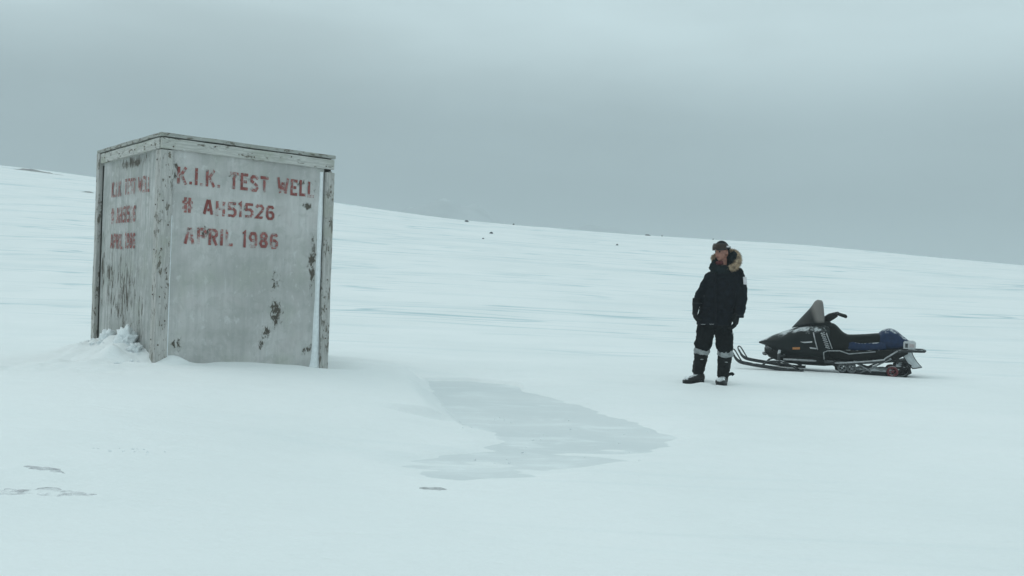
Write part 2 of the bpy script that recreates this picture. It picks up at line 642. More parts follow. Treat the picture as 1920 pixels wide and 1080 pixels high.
def height(x, y):
    x = np.asarray(x, float)
    y = np.asarray(y, float)
    s = 0
    for k, o in enumerate((-7, -3.5, 0, 3.5, 7)):
        s = s + np.interp(x + o, _sx, _ss) * (.1, .2, .4, .2, .1)[k]
    yy = y + 5 * fbm(x / 23, y * 0 + 3.3, 5, 3)
    ye = RIDGE - softplus((RIDGE - yy) / 5) * 5
    z = s * softplus((ye - FOOT) / 3.2) * 3.2
    z = z - np.minimum(.14 * softplus((yy - RIDGE) / 8) * 8, z * .0 + 9)
    far = sstep(y, 14, 45)
    # wind-drawn drifts
    c, sn = math.cos(R(2.5)), math.sin(R(2.5))
    qx, qy = x * c - y * sn, x * sn + y * c
    near = np.clip(1 - np.abs(y) / 200, 0, 1)
    z = z + near * (.35 * far * fbm(qx / 16, qy / 5, 21, 4) + (.045 + .045 * far) * fbm(qx / 3.6, qy / .75, 31, 3))
    z = z + near * .06 * fbm(x / 4, y / 3, 41, 3) + .02
    z = z + sstep(y, 200, 600) * 6 * fbm(x / 300, y / 300, 51, 4)
    # snow mound the box stands on; its right flank breaks off towards the ice
    e = ((x + 3.75) / 2.9) ** 2 + ((y - 9.4) / 3.9) ** 2
    z = z + .255 * np.exp(-e ** 1.15)
    ex = x + .47 - (7.8 - y) * .172           # right edge line of the drift
    lip = (1 - sstep(ex, -.16, .02 + .02 * 0)) * sstep(y, 6.9, 8.2) * (1 - sstep(y, 10.6, 12.2))
    z = z + .040 * lip * sstep(x, -3.6, -1.6)
    # local coords of the box: scoured hollow and piled clumps
    lx = (x - BOX_P[0]) * _ux[0] + (y - BOX_P[1]) * _ux[1]
    ly = (x - BOX_P[0]) * _uy[0] + (y - BOX_P[1]) * _uy[1]
    front = np.exp(-(np.clip(-ly, 0, None) / .11) ** 2) * (ly < .2) * sstep(lx, -.2, 0) * (1 - sstep(lx, 1.9, 2.15))
    z = z + front * (.085 * np.exp(-((lx - .20) / .13) ** 2) - .0 * lx)
    z = z - .05 * np.exp(-((lx - 1.75) / .75) ** 2 - ((ly + .1) / .7) ** 2)
    z = z - .12 * np.exp(-((lx - 2.0) / .20) ** 2 - ((ly + .02) / .25) ** 2)
    left = np.exp(-((lx + .12) / .34) ** 2) * sstep(ly, .05, .3) * (1 - sstep(ly, 1.7, 2.1))
    z = z + left * (.13 + .26 * np.clip(fbm(x * 5, y * 5, 61, 3) + .12, 0, 1))
    z = z + .14 * np.exp(-((x + 4.2) / .9) ** 2 - ((y - 8.9) / .75) ** 2) * fbm(x * 4.5, y * 4.5, 71, 5)
    # hollow that holds the ice
    sd = poly_sd(x, y, POOL) + .10 * fbm(x * 2.5, y * 2.5, 81, 4) + .12 * fbm(x * .9, y * 3.5, 85, 3) * (y < 7.4)
    wide = np.where((y < 7.6) | (x > -.2) | (y > 10.7), .85, .30)
    wb = sstep(sd, -.02, wide)
    z = np.where(sd < .9, z * wb + (.012 + .02 * fbm(x * 1.2, y * 4, 87, 4)) * (1 - wb), z)
    inside = sd < .5
    soft = ((y < 7.3) | (x > .15)) * 1.0
    dip = 1 - sstep(sd + soft * .14 * fbm(x * 2.2, y * 5, 83, 3), -.05 - .30 * soft, .03 + .08 * soft)
    z = np.where(inside, z * (1 - dip) + dip * (-.048 + .06 * fbm(x * 1.1, y * 4.5, 91, 4) * (1.0 + 1.2 * (1 - sstep(y, 5.8, 7.2)))), z)
    # boots and runners pressed into the snow, with a slightly raised rim
    for (fx, fy) in ((2.28, 11.38), (2.66, 11.32)):
        d2 = ((x - fx) / .20) ** 2 + ((y - fy) / .13) ** 2
        z = z + (-.022 * np.exp(-d2) + .020 * np.exp(-(np.sqrt(d2) - 1.5) ** 2 * 5) * (.6 + 1.6 * fbm(x * 9, y * 9, 97, 3)))
    cs_, ss_ = math.cos(R(19.9)), math.sin(R(19.9))
    mu, mv = (x - 4.92) * cs_ - (y - 13.6) * ss_, (x - 4.92) * ss_ + (y - 13.6) * cs_
    tr = (1 - sstep(np.abs(mv), .17, .36)) * (1 - sstep(np.abs(mu - .55), .55, 1.0))
    z = z - .016 * tr + .012 * np.exp(-((np.abs(mv) - .46) / .12) ** 2 - ((mu - .5) / .6) ** 4) * (.7 + 1.5 * fbm(x * 6, y * 6, 98, 3))
    # scuffed spots in the foreground drift
    sc = np.exp(-((x + 2.35) / .55) ** 2 - ((y - 4.75) / .30) ** 2) + np.exp(-((x + 2.0) / .5) ** 2 - ((y - 5.6) / .2) ** 2)
    z = z + sc * .045 * fbm(x * 5, y * 6, 95, 4)
    return z


def hz(x, y):
    return float(height(np.array([x]), np.array([y]))[0])


# TERRAIN-END
def axis(lo_f, hi_f, step, grow, lo, hi):
    a = list(np.arange(lo_f, hi_f, step))
    s, v = step, a[-1]
    while v < hi:
        s *= grow
        v += s
        a.append(v)
    s, v = step, a[0]
    pre = []
    while v > lo:
        s *= grow * 1.03
        v -= s
        pre.append(v)
    return np.array(pre[::-1] + a)


xs = axis(-6.2, 6.6, .04, 1.04, -2600, 2600)
ys = list(np.arange(2.6, 15, .04))
v = ys[-1]
while v < 110:
    v += .0035 * v
    ys.append(v)
s_ = .0035 * v
while v < 2600:
    s_ *= 1.08
    v += s_
    ys.append(v)
v, s_, pre = 2.6, .04, []
while v > -2600:
    s_ *= 1.15
    v -= s_
    pre.append(v)
ys = np.array(pre[::-1] + ys)
GX, GY = np.meshgrid(xs, ys)
GZ = height(GX, GY)
nx, ny = len(xs), len(ys)
me = bpy.data.meshes.new('snow_ground')
me.vertices.add(nx * ny)
me.vertices.foreach_set('co', np.stack([GX, GY, GZ], -1).ravel())
ii = (np.arange(ny - 1)[:, None] * nx + np.arange(nx - 1)[None, :]).ravel()
quads = np.stack([ii, ii + 1, ii + nx + 1, ii + nx], -1)
me.loops.add(quads.size)
me.loops.foreach_set('vertex_index', quads.ravel())
me.polygons.add(len(quads))
me.polygons.foreach_set('loop_start', np.arange(0, quads.size, 4))
me.polygons.foreach_set('use_smooth', np.ones(len(quads), bool))
me.update()
me.validate()
ground = link('snow_ground', me, M['snow'])
tag(ground, 'wind-packed snow slope with bluish streaks rising to a ridge', kind='structure')

# the frozen pool: a flat sheet lying in the hollow
pv = [(-1.6, 4.7, 0), (1.9, 4.7, 0), (1.9, 11.5, 0), (-1.6, 11.5, 0)]
pf = [(0, 1, 2, 3)]
ice = link('frozen_pool', fixnormals(pydata(pv, pf)), M['ice'], loc=(0, 0, -.028))
tag(ice, 'flat grey patch of bare ice beside the snow mound', kind='structure')


def drape(name, cx, cy, rx, ry, mat, label, seed=0, rings=7, seg=40, lift=.0035, rot=0.0):
    """irregular low patch following the ground"""
    rnd = random.Random(seed)
    ph = [rnd.uniform(0, 6.28) for _ in range(5)]
    v, f = [], []
    for j in range(rings + 1):
        for k in range(seg):
            a = 2 * math.pi * k / seg
            r = (j / rings) * (1 + .22 * math.sin(2 * a + ph[0]) + .16 * math.sin(3 * a + ph[1]) + .12 * math.sin(5 * a + ph[2]) + .09 * math.sin(9 * a + ph[3]))
            x0, y0 = rx * r * math.cos(a), ry * r * math.sin(a)
            v.append((x0 * math.cos(rot) - y0 * math.sin(rot), x0 * math.sin(rot) + y0 * math.cos(rot), j / rings))
    va = np.array(v)
    z = height(va[:, 0] + cx, va[:, 1] + cy)
    z0 = hz(cx, cy)
    nz = fbm((va[:, 0] + cx) * 4 / max(rx, .3), (va[:, 1] + cy) * 4 / max(ry, .3), 200 + seed, 4)
    zz = z - z0 + lift * 2 - (lift * 4 + abs(lift) * 2) * va[:, 2] ** 2 + nz * lift * 6
    v = [(p[0], p[1], q) for p, q in zip(va, zz)]
    for j in range(rings):
        for k in range(seg):
            k2 = (k + 1) % seg
            f.append((j * seg + k, j * seg + k2, (j + 1) * seg + k2, (j + 1) * seg + k))
    o = link(name, fixnormals(pydata(v, f)), mat, loc=(cx, cy, z0), smooth=True)
    tag(o, label, kind='structure')
    return o


def crust_material(name, a, b2, lo, hi):
    """bare crust showing through a torn thin cover of snow"""
    m, t, b = material(name)
    p = worldpos(t)
    n1 = t.noise(t.vmul(p, (.7, 1, 1)), 9, 6, .7, .5)
    t.put(b.inputs['Base Color'], t.mix(t.step(t.noise(p, 30, 4, .6), .35, .65), a, b2))
    t.put(b.inputs['Alpha'], t.step(n1, lo, hi))
    b.inputs['Roughness'].default_value = .85
    t.put(b.inputs['Normal'], t.bump(n1, .4, .01))
    return m


M['ridge_grey2'] = crust_material('grey_crust', (.40, .41, .42), (.55, .56, .57), .30, .55)
M['dull'] = crust_material('dull_crust', (.50, .50, .525), (.64, .645, .665), .40, .66)
drape('bare_crust', -2.25, 4.42, .30, .17, M['dull'], 'pinkish grey bare crust in the left foreground', 3, rot=.15, rings=14, seg=60)
drape('bare_crust', -2.48, 4.85, .22, .05, M['dull'], 'thin dark edge of bare crust just above the pinkish grey one', 5, rot=-.05, rings=10)
drape('bare_crust', -.39, 5.0, .10, .05, M['ridge_grey2'], 'small dark grey spot below the ice patch', 8)

drape('grey_line_strip', -43.2, 81.3, 3.4, .55, M['ridge_grey'], 'long thin grey strip painted as the shadow behind the ridge edge at far left', 11, lift=.05, rot=-.03)  # grey colour stands in for shadow behind the near ridge edge
drape('grey_line_strip', -30.9, 65.5, .7, .25, M['ridge_grey'], 'short grey strip on the slope left of the box', 12, lift=.03)

# far hills, almost lost in the haze
def far_hill(name, x, y, w_, h, label, seed, prof, z0=-8, depth=70):
    n, m_ = 60, 16
    v, f = [], []
    rnd = random.Random(seed)
    for j in range(m_ + 1):
        b_ = (j / m_) * 2 - 1
        for i in range(n + 1):
            a_ = (i / n) * 2 - 1
            e = float(np.interp(a_, [-1, -.93, -.6, -.2, .1, .5, 1], prof)) * max(0, 1 - b_ * b_) ** .5
            r = 1 + .10 * mnoise.fractal(Vector((a_ * 2.3 + seed, b_ * 1.5, seed)), 1, 2, 5)
            v.append((a_ * w_, b_ * depth, z0 + (h - z0) * e * r))
    for j in range(m_):
        for i in range(n):
            q = j * (n + 1) + i
            f.append((q, q + 1, q + n + 2, q + n + 1))
    o = link(name, fixnormals(pydata(v, f)), M['far'], loc=(x, y, 0), smooth=True)
    tag(o, label, kind='structure')
    return o


far_hill('far_hill', -24, 450, 37, 43.5, 'faint flat-topped headland fading into the haze beyond the slope', 3, (0, .86, .95, 1, .93, .80, 0))
far_hill('far_hill', 56, 560, 60, 42, 'very faint low hill behind the ridge, mostly lost in haze', 9, (0, .6, .9, 1, .95, .75, 0))

# ------------------------------------------------------------------ the air
gz_min = float(GZ.min())
hb = box(5400, 5400, 62 - (gz_min - 1.0), c=(0, 0, (62 + gz_min - 1.0) / 2))
haze_m = bpy.data.materials.new('haze_air')
haze_m.use_nodes = True
hn = haze_m.node_tree
hn.nodes.clear()
pvn = hn.nodes.new('ShaderNodeVolumePrincipled')
pvn.inputs['Color'].default_value = (.74, .80, .825, 1)
pvn.inputs['Density'].default_value = .0026
ho = hn.nodes.new('ShaderNodeOutputMaterial')
hn.links.new(pvn.outputs[0], ho.inputs['Volume'])
hzo = link('haze', hb, haze_m)
tag(hzo, 'thin pale winter haze over the whole snowfield', kind='stuff')

# ------------------------------------------------------------------ the test well box
GL = {  # stencil strokes on a 0..1 high grid; polylines, no two touching (stencil bridges)
    'K': (.62, [[(.09, 0), (.09, 1)], [(.24, .52), (.56, 1)], [(.30, .50), (.58, 0)]]),
    'I': (.20, [[(.10, 0), (.10, 1)]]),
    '.': (.22, [[(.11, 0), (.11, .17)]]),
    'T': (.60, [[(0, .92), (.60, .92)], [(.30, 0), (.30, .78)]]),
    'E': (.54, [[(.54, .92), (.09, .92), (.09, .08), (.54, .08)], [(.22, .5), (.46, .5)]]),
    'S': (.58, [[(.54, .78), (.44, .91), (.18, .91), (.08, .79), (.10, .63), (.26, .54)],
                [(.32, .50), (.48, .40), (.52, .24), (.42, .09), (.16, .09), (.05, .22)]]),
    'W': (.86, [[(.08, 1), (.24, .04)], [(.30, .12), (.42, .72)], [(.48, .72), (.58, .10)], [(.64, .04), (.80, 1)]]),
    'L': (.50, [[(.09, 1), (.09, .08), (.50, .08)]]),
    '#': (.66, [[(.20, 0), (.20, .24)], [(.20, .40), (.20, .60)], [(.20, .76), (.20, 1)], [(.46, 0), (.46, .24)], [(.46, .40), (.46, .60)],
                [(.46, .76), (.46, 1)], [(0, .32), (.66, .32)], [(0, .68), (.66, .68)]]),
    'A': (.66, [[(.08, 0), (.30, .98)], [(.38, .98), (.58, 0)], [(.27, .30), (.42, .30)]]),
    'H': (.62, [[(.09, 0), (.09, 1)], [(.53, 0), (.53, 1)], [(.20, .5), (.42, .5)]]),
    '5': (.58, [[(.56, .92), (.10, .92), (.10, .54), (.38, .57), (.52, .44), (.52, .22), (.40, .08), (.04, .10)]]),
    '1': (.26, [[(.02, .84), (.14, .96), (.14, 0)]]),
    '2': (.58, [[(.06, .76), (.14, .91), (.40, .91), (.51, .76), (.47, .58), (.08, .09), (.54, .09)]]),
    '6': (.58, [[(.50, .78), (.42, .91), (.20, .91), (.09, .76), (.09, .24), (.19, .09), (.41, .09), (.51, .23), (.51, .40), (.41, .53), (.22, .53)]]),
    '9': (.58, [[(.09, .22), (.18, .09), (.40, .09), (.51, .24), (.51, .76), (.41, .91), (.19, .91), (.09, .77), (.09, .60), (.19, .47), (.38, .47)]]),
    '8': (.58, [[(.30, .56), (.44, .60), (.49, .74), (.42, .91), (.18, .91), (.11, .74), (.16, .60), (.27, .56)],
                [(.30, .48), (.45, .42), (.52, .27), (.43, .09), (.17, .09), (.08, .27), (.15, .42), (.27, .48)]]),
    'P': (.58, [[(.09, 0), (.09, 1)], [(.21, .92), (.42, .92), (.52, .80), (.52, .60), (.42, .48), (.21, .48)]]),
    'R': (.60, [[(.09, 0), (.09, 1)], [(.21, .92), (.42, .92), (.52, .80), (.52, .62), (.42, .50), (.21, .50)], [(.34, .40), (.54, 0)]]),
    ' ': (.34, []),
}


def stroke(pl, th):
    """mitred flat strip along a polyline"""
    P = [Vector(p) for p in pl]
    Lh, Rh = [], []
    for i, p in enumerate(P):
        d0 = (p - P[i - 1]).normalized() if i else None
        d1 = (P[i + 1] - p).normalized() if i < len(P) - 1 else None
        if d0 is None:
            d0 = d1
        if d1 is None:
            d1 = d0
        n0, n1 = Vector((-d0.y, d0.x)), Vector((-d1.y, d1.x))
        mit = (n0 + n1).normalized()
        k = th / 2 / max(.5, mit.dot(n0))
        Lh.append(p + mit * k)
        Rh.append(p - mit * k)
    return Lh, Rh


def letters(text, h, width, seed=1, th=.185):
    """one flat mesh per painted character: (x offset, mesh)"""
    rnd = random.Random(seed)
    total = sum(GL[c][0] + .16 for c in text) - .16
    sx = width / total
    x = 0.0
    out = []
    for ch in text:
        wd, st = GL[ch]
        v, f = [], []
        for pl in st:
            lh, rh = stroke(pl, th)
            o = len(v)
            for a, b_ in zip(lh, rh):
                v.append((a.x * sx, 0, a.y * h))
                v.append((b_.x * sx, 0, b_.y * h))
            for i in range(len(lh) - 1):
                f.append((o + 2 * i, o + 2 * i + 1, o + 2 * i + 3, o + 2 * i + 2))
        if v:
            out.append((x * sx, rnd.uniform(-.03, .03) * h, pydata(v, f)))
        x += wd + .16
    return out


root = empty('well_shelter', (BOX_P[0] + (_ux[0] * BOX_W + _uy[0] * BOX_D) / 2, BOX_P[1] + (_ux[1] * BOX_W + _uy[1] * BOX_D) / 2, 0.1), BOX_YAW)
tag(root, 'weathered grey wooden box standing on a snow mound, red stencilled writing on two walls', 'shelter')


def bl(x, y, z):
    """box coordinates (x along front from near corner, y along left wall, z above datum) to the root's frame"""
    return (x - BOX_W / 2, y - BOX_D / 2, z - .1)


ZB = -.12
PW, FH, CAPH = .128, .128, .042
ZF = BOX_TOP - CAPH - FH       # lower edge of the fascia


def uneven(me, amp, seed, freq=3.0):
    """slight warp and nibbled edges, so that boards are not ruler-straight"""
    for vt in me.vertices:
        q = Vector((vt.co.x * freq, vt.co.y * freq, vt.co.z * freq + seed * 3.1))
        nv = mnoise.noise_vector(q)
        vt.co += Vector(nv) * amp
    me.update()
    return me


def board(name, length, wid, thick, mat, loc, rot, seed=0, amp=.004, bev=.004, cuts=14, taper=None):
    """board with its length along local x, cut into short bays so that it can warp"""
    v, f = [], []
    for i in range(cuts + 1):
        x = -length / 2 + length * i / cuts
        for (a, b_) in ((-1, -1), (1, -1), (1, 1), (-1, 1)):
            v.append((x, a * wid / 2, b_ * thick / 2))
    for i in range(cuts):
        for k in range(4):
            f.append((i * 4 + k, i * 4 + (k + 1) % 4, (i + 1) * 4 + (k + 1) % 4, (i + 1) * 4 + k))
    f += [(3, 2, 1, 0), tuple(cuts * 4 + k for k in range(4))]
    if taper:
        for k in range(4):
            if v[k][1] > 0:
                v[k] = (v[k][0] + taper, v[k][1], v[k][2])
    me = fixnormals(pydata(v, f))
    if bev:
        bevel(me, bev, 1)
    uneven(me, amp, seed)
    return link(name, me, mat, root, loc, rot)


def sheet(name, wx, z0, z1, mat, x0, seed, thick=.02, amp=.006):
    """wall panel in the x-z plane, front towards -y, subdivided and faintly warped"""
    n, m_ = 16, 20
    v, f = [], []
    for s in (0, 1):
        for j in range(m_ + 1):
            for i in range(n + 1):
                x, z = x0 + wx * i / n, z0 + (z1 - z0) * j / m_
                wv = mnoise.noise(Vector((x * 1.3 + seed, z * 1.3, seed))) * amp
                v.append((x, wv + s * thick, z))
    N = (n + 1) * (m_ + 1)
    for j in range(m_):
        for i in range(n):
            a = j * (n + 1) + i
            f.append((a, a + 1, a + n + 2, a + n + 1))
            f.append((N + a, N + a + n + 1, N + a + n + 2, N + a + 1))
    me = fixnormals(pydata(v, f))
    return me


REC = .032    # panels sit back from the posts
H0, H1 = ZB, ZF + .02
# four wall panels: front (-y side), left (-x side), right, back
fr = link('wall_panel', sheet('f', BOX_W - PW - .10, H0, H1, None, PW - .012, 1), M['front'], root, bl(0, REC, 0), smooth=True)
fr['label'] = 'front wall with large red stencilled writing and dark flaked paint'
lf = link('wall_panel', sheet('l', BOX_D - PW - .09, H0, H1, None, .095, 2), M['left'], root, bl(REC, BOX_D, 0), (0, 0, R(-90)), smooth=True)
lf['label'] = 'left wall with dark streaked weathering and faded red writing'
link('wall_panel', sheet('r', BOX_D - .2, H0, H1, None, .1, 3), M['left'], root, bl(BOX_W - REC, 0, 0), (0, 0, R(90)), smooth=True)
link('wall_panel', sheet('b', BOX_W - .2, H0, H1, None, .1, 4), M['left'], root, bl(BOX_W, BOX_D - REC, 0), (0, 0, R(180)), smooth=True)
PH = ZF - ZB - .004
zc_ = (ZF + ZB) / 2
VERT = (0, R(-90), 0)           # local x -> up
# near corner: a wide board on the front, a second on the side
board('corner_post', PH, PW, .05, M['post'], bl(.128 / 2, .025, zc_), (R(90), R(-90), 0), 1, .004)
board('corner_post', PH - .004, .085, .046, M['post'], bl(.024, .051 + .0425, zc_), (0, R(-90), 0), 2, .004)
# right front corner: narrow board, its foot split off at a slant, standing proud of the wall
board('corner_post', PH - .02, .105, .05, M['post'], bl(BOX_W - .0525, .012, zc_ - .02), (R(90), R(-90), 0), 3, .005)
board('corner_post', PH - .008, .08, .045, M['post'], bl(BOX_W - .026, .038 + .045, zc_), (0, R(-90), 0), 4, .004)
# left far corner runs up to the cap
board('corner_post', BOX_TOP - CAPH - ZB - .003, .10, .05, M['post'], bl(.012, BOX_D - .05, (BOX_TOP - CAPH + ZB) / 2), (0, R(-90), 0), 5, .005)
board('corner_post', PH - .006, .09, .05, M['post'], bl(BOX_W - .05, BOX_D - .025, zc_), (R(90), R(-90), 0), 6, .004)
# near-black strip painting the shade in the gap between left wall and far post
link('shadow_gap_strip', box(.02, .045, PH - .03, .002), M['darkgap'], root, bl(REC + .006, BOX_D - .118, zc_))
# fascia boards
fz = ZF + FH / 2
board('fascia_board', BOX_W - .006, FH - .018, .046, M['fascia'], bl(BOX_W / 2, .019, fz), (R(90), 0, 0), 7, .006, cuts=24)
board('fascia_board', BOX_D - .16, FH - .018, .044, M['fascia'], bl(.019, BOX_D / 2 - .035, fz), (R(90), 0, R(-90)), 8, .006, cuts=24)
board('fascia_board', BOX_D - .10, FH - .004, .046, M['fascia'], bl(BOX_W - .024, BOX_D / 2 + .02, fz), (R(90), 0, R(90)), 9, .005, cuts=20)
board('fascia_board', BOX_W - .11, FH - .004, .046, M['fascia'], bl(BOX_W / 2, BOX_D - .023, fz), (R(90), 0, 0), 10, .005, cuts=20)
link('gap_shade_strip', box(BOX_W - .04, .02, FH + .05, .002), M['darkgap'], root, bl(BOX_W / 2, .055, fz))  # dark strips added behind the fascia to paint shade into its gaps
link('gap_shade_strip', box(.02, BOX_D - .14, FH + .05, .002), M['darkgap'], root, bl(.055, BOX_D / 2, fz))
# cap strips and roof board
cz = BOX_TOP - CAPH / 2
board('cap_strip', BOX_W + .02, .055, CAPH - .004, M['cap'], bl(BOX_W / 2, .018, cz), (0, 0, 0), 11, .004, cuts=24)
board('cap_strip', BOX_D - .04, .055, CAPH - .006, M['cap'], bl(.018, BOX_D / 2 + .03, cz), (0, 0, R(90)), 12, .004, cuts=24)
board('cap_strip', BOX_D - .04, .055, CAPH - .006, M['cap'], bl(BOX_W - .022, BOX_D / 2 + .03, cz), (0, 0, R(90)), 13, .004, cuts=20)
board('cap_strip', BOX_W - .11, .055, CAPH - .006, M['cap'], bl(BOX_W / 2, BOX_D - .022, cz), (0, 0, 0), 14, .004, cuts=20)
link('roof_board', box(BOX_W - .09, BOX_D - .09, .02, .003), M['cap'], root, bl(BOX_W / 2, BOX_D / 2, BOX_TOP - CAPH / 2 - .004))
# nail heads
nm = plain('rusty_nail', (.07, .045, .03), .7, var=.3, scale=60, bump=0, spec=.2)
nail = tube([(0, 0, 0), (0, -.004, 0)], .0075, 8)
nail.materials.append(nm)
for (x, y, z, side) in [(.035 + .06 * (i % 2), -.001, .45 + .24 * i, 0) for i in range(8)] + [(BOX_W - .05, -.014, .5 + .33 * i, 0) for i in range(6)] \
        + [(.12 + .43 * i, -.005, ZF + .035 + .055 * (i % 2), 0) for i in range(5)] + [(-.006, .25 + .5 * i, ZF + .06, 1) for i in range(4)] + [(-.002, .09, .5 + .45 * i, 1) for i in range(5)]:
    o_ = bpy.data.objects.new('nail_head', nail)
    COL.objects.link(o_)
    o_.parent = root
    o_.location = bl(x, y, z)
    o_.rotation_euler = (0, 0, R(-90) if side else 0)
# packed snow caught along the right post, the near post and in the slant foot
def drift_strip(name, x, z0, z1, wd, dp, seed, lab, flare=0.0):
    v, f, n = [], [], 40
    for i in range(n + 1):
        t = i / n
        z = z0 + (z1 - z0) * t
        w_ = wd * (1 + .35 * mnoise.noise(Vector((seed, z * 2.5, 1)))) * (1.2 - .5 * t) + flare * math.exp(-t * 16)
        d_ = dp * (1 + .3 * mnoise.noise(Vector((seed, z * 4, 5))))
        for (a, b_) in ((-.5, 0), (-.35, -.8), (0, -1), (.35, -.8), (.5, 0)):
            v.append((x + a * w_, b_ * d_, z))
    for i in range(n):
        for k in range(4):
            f.append((i * 5 + k, i * 5 + k + 1, i * 5 + k + 6, i * 5 + k + 5))
    o = link(name, fixnormals(pydata(v, f)), M['snowpack'], root, bl(0, REC + .008, 0), smooth=True)
    o['label'] = lab
    return o


drift_strip('snow_strip', BOX_W - .145, .05, ZF - .03, .07, .030, 3, 'white packed snow strip beside the right corner post', .16)
drift_strip('snow_strip', PW + .008, .2, 1.75, .022, .026, 8, 'thin white snow line beside the near corner post')

# lettering (flat paint, a hair proud of the panels)
def put_text(text, x0, x1, z0, z1, face, seed, mat):
    xo = x0 if face == 'front' else BOX_D - max(x0, x1)
    for (dx, dz, me_) in letters(text, z1 - z0, abs(x1 - x0), seed):
        link('letter', me_, mat, fr if face == 'front' else lf, (xo + dx, -.009, z0 + dz))


put_text('K.I.K. TEST WELL', .18, 1.715, 2.075, 2.25, 'front', 1, M['red'])
put_text('# AH51526', .24, 1.245, 1.785, 1.94, 'front', 2, M['red'])
put_text('APRIL 1986', .27, 1.30, 1.475, 1.645, 'front', 3, M['red'])
put_text('K.I.K. TEST WELL', 1.56, .345, 2.00, 2.17, 'left', 4, M['red_old'])
put_text('# AH51526', 1.545, .745, 1.70, 1.875, 'left', 5, M['red_old'])
put_text('APRIL 1986', 1.545, .735, 1.42, 1.585, 'left', 6, M['red_old'])


# loose chunks of snow against the left wall
def chunk(name, x, y, r, label, seed, sq=.7, group=None):
    bm = bmesh.new()
    bmesh.ops.create_icosphere(bm, subdivisions=4, radius=1)
    for vt in bm.verts:
        n_ = vt.co.normalized()
        k = 1 + .5 * mnoise.fractal(n_ * 1.6 + Vector((seed * 5.1, seed, 0)), .8, 2.2, 5)
        k = k - .5 * abs(mnoise.noise(n_ * 2.2 + Vector((seed, 0, 0))))
        vt.co = Vector((n_.x * r * k, n_.y * r * .8 * k, n_.z * r * sq * k))
    m_ = bpy.data.meshes.new('mesh')
    bm.to_mesh(m_)
    bm.free()
    o = link(name, m_, M['snowpack'], loc=(x, y, hz(x, y) + r * .12), rot=(0, 0, seed), smooth=True)
    tag(o, label, 'snow chunk', group)
    return o


def left_wall_point(s, off):
    return BOX_P + _uy * s - _ux * off


p_ = left_wall_point(.62, .06)
chunk('snow_chunk', p_[0], p_[1], .15, 'largest snow chunk piled against the middle of the left wall', 2, .95)
p_ = left_wall_point(.36, .06)
chunk('snow_chunk', p_[0], p_[1], .09, 'snow chunk against left wall, nearest the near corner post', 5, .8)
p_ = left_wall_point(1.15, .07)
chunk('snow_chunk', p_[0], p_[1], .13, 'snow chunk against left wall, nearest the far left post', 7, .8)
# crumbs of broken snow: round the foot of the left wall, on the foreground drift and along the ice
rnd = random.Random(12)
tmpl = []
for q in range(6):
    bm = bmesh.new()
    bmesh.ops.create_icosphere(bm, subdivisions=1, radius=1)
    tmpl.append(([vt.co * (1 + .7 * mnoise.noise(vt.co * 1.7 + Vector((q * 4.0, 0, 0)))) for vt in bm.verts], [tuple(w_.index for w_ in fc.verts) for fc in bm.faces]))
    bm.free()
v, f = [], []
spots_ = []
for q in range(46):
    a_ = left_wall_point(rnd.uniform(.0, 1.8), abs(rnd.gauss(.05, .16)) + .04)
    spots_.append((a_[0], a_[1], rnd.uniform(.006, .022) * rnd.uniform(.6, 1.3)))
for q in range(14):
    spots_.append((rnd.gauss(-2.25, .12), rnd.gauss(5.4, .05), rnd.uniform(.003, .009)))
for q in range(36):
    spots_.append((rnd.uniform(-.5, 1.2), rnd.uniform(5.7, 8.2), rnd.uniform(.003, .010)))
for (x, y, r) in spots_:
    tv, tf = rnd.choice(tmpl)
    z0 = max(hz(x, y), -.028 if -1.0 < x < 1.4 and 5.2 < y < 11 else -9)
    rot = Matrix.Rotation(rnd.uniform(0, 6.28), 3, 'Z')
    o_ = len(v)
    for c_ in tv:
        p3 = rot @ Vector((c_.x * r * 1.3, c_.y * r, c_.z * r * .7))
        v.append((x + p3.x, y + p3.y, z0 + r * .25 + p3.z))
    f += [tuple(k + o_ for k in fc) for fc in tf]
cr = link('snow_crumbs', pydata(v, f), M['snowpack'])
tag(cr, 'small crumbs of broken snow scattered over the drift and the ice', kind='stuff')

# ------------------------------------------------------------------ the snowmobile
SLED_POS = (4.92, 13.6)
sled = empty('snowmobile', (SLED_POS[0], SLED_POS[1], hz(*SLED_POS) - .004), R(-19.9))
tag(sled, 'black and dark blue snowmobile parked on the snow behind the person', 'snowmobile')
_ca, _sa = math.cos(R(2)), math.sin(R(2))


def sp(px, py, y=0.0):
    """side-view drawing units (about 1/130 m, origin under the middle of the machine) to metres; y is across the machine"""
    dx, dy = px - 1570, py - 703
    return ((dx * _ca + dy * _sa) / 133.0, y, (dx * _sa - dy * _ca) / 125.0)


def loft_side(st, seg=22, expo=3.0):
    """st: (px, py_top, py_bottom, half width) cross sections along the machine"""
    v, f = [], []
    for (px, pt, pb, hw) in st:
        a, b_ = sp(px, pt), sp(px, pb)
        zc2, hh = (a[2] + b_[2]) / 2, abs(a[2] - b_[2]) / 2
        for k in range(seg):
            t = 2 * math.pi * (k + .5) / seg
            c, s = math.cos(t), math.sin(t)
            v.append(((a[0] + b_[0]) / 2, hw * math.copysign(abs(c) ** (2 / expo), c), zc2 + hh * math.copysign(abs(s) ** (2 / expo), s)))
    m_ = len(st)
    for i in range(m_ - 1):
        for k in range(seg):
            k2 = (k + 1) % seg
            f.append((i * seg + k, i * seg + k2, (i + 1) * seg + k2, (i + 1) * seg + k))
    f.append(tuple(range(seg))[::-1])
    f.append(tuple(range((m_ - 1) * seg, m_ * seg)))
    return v, f


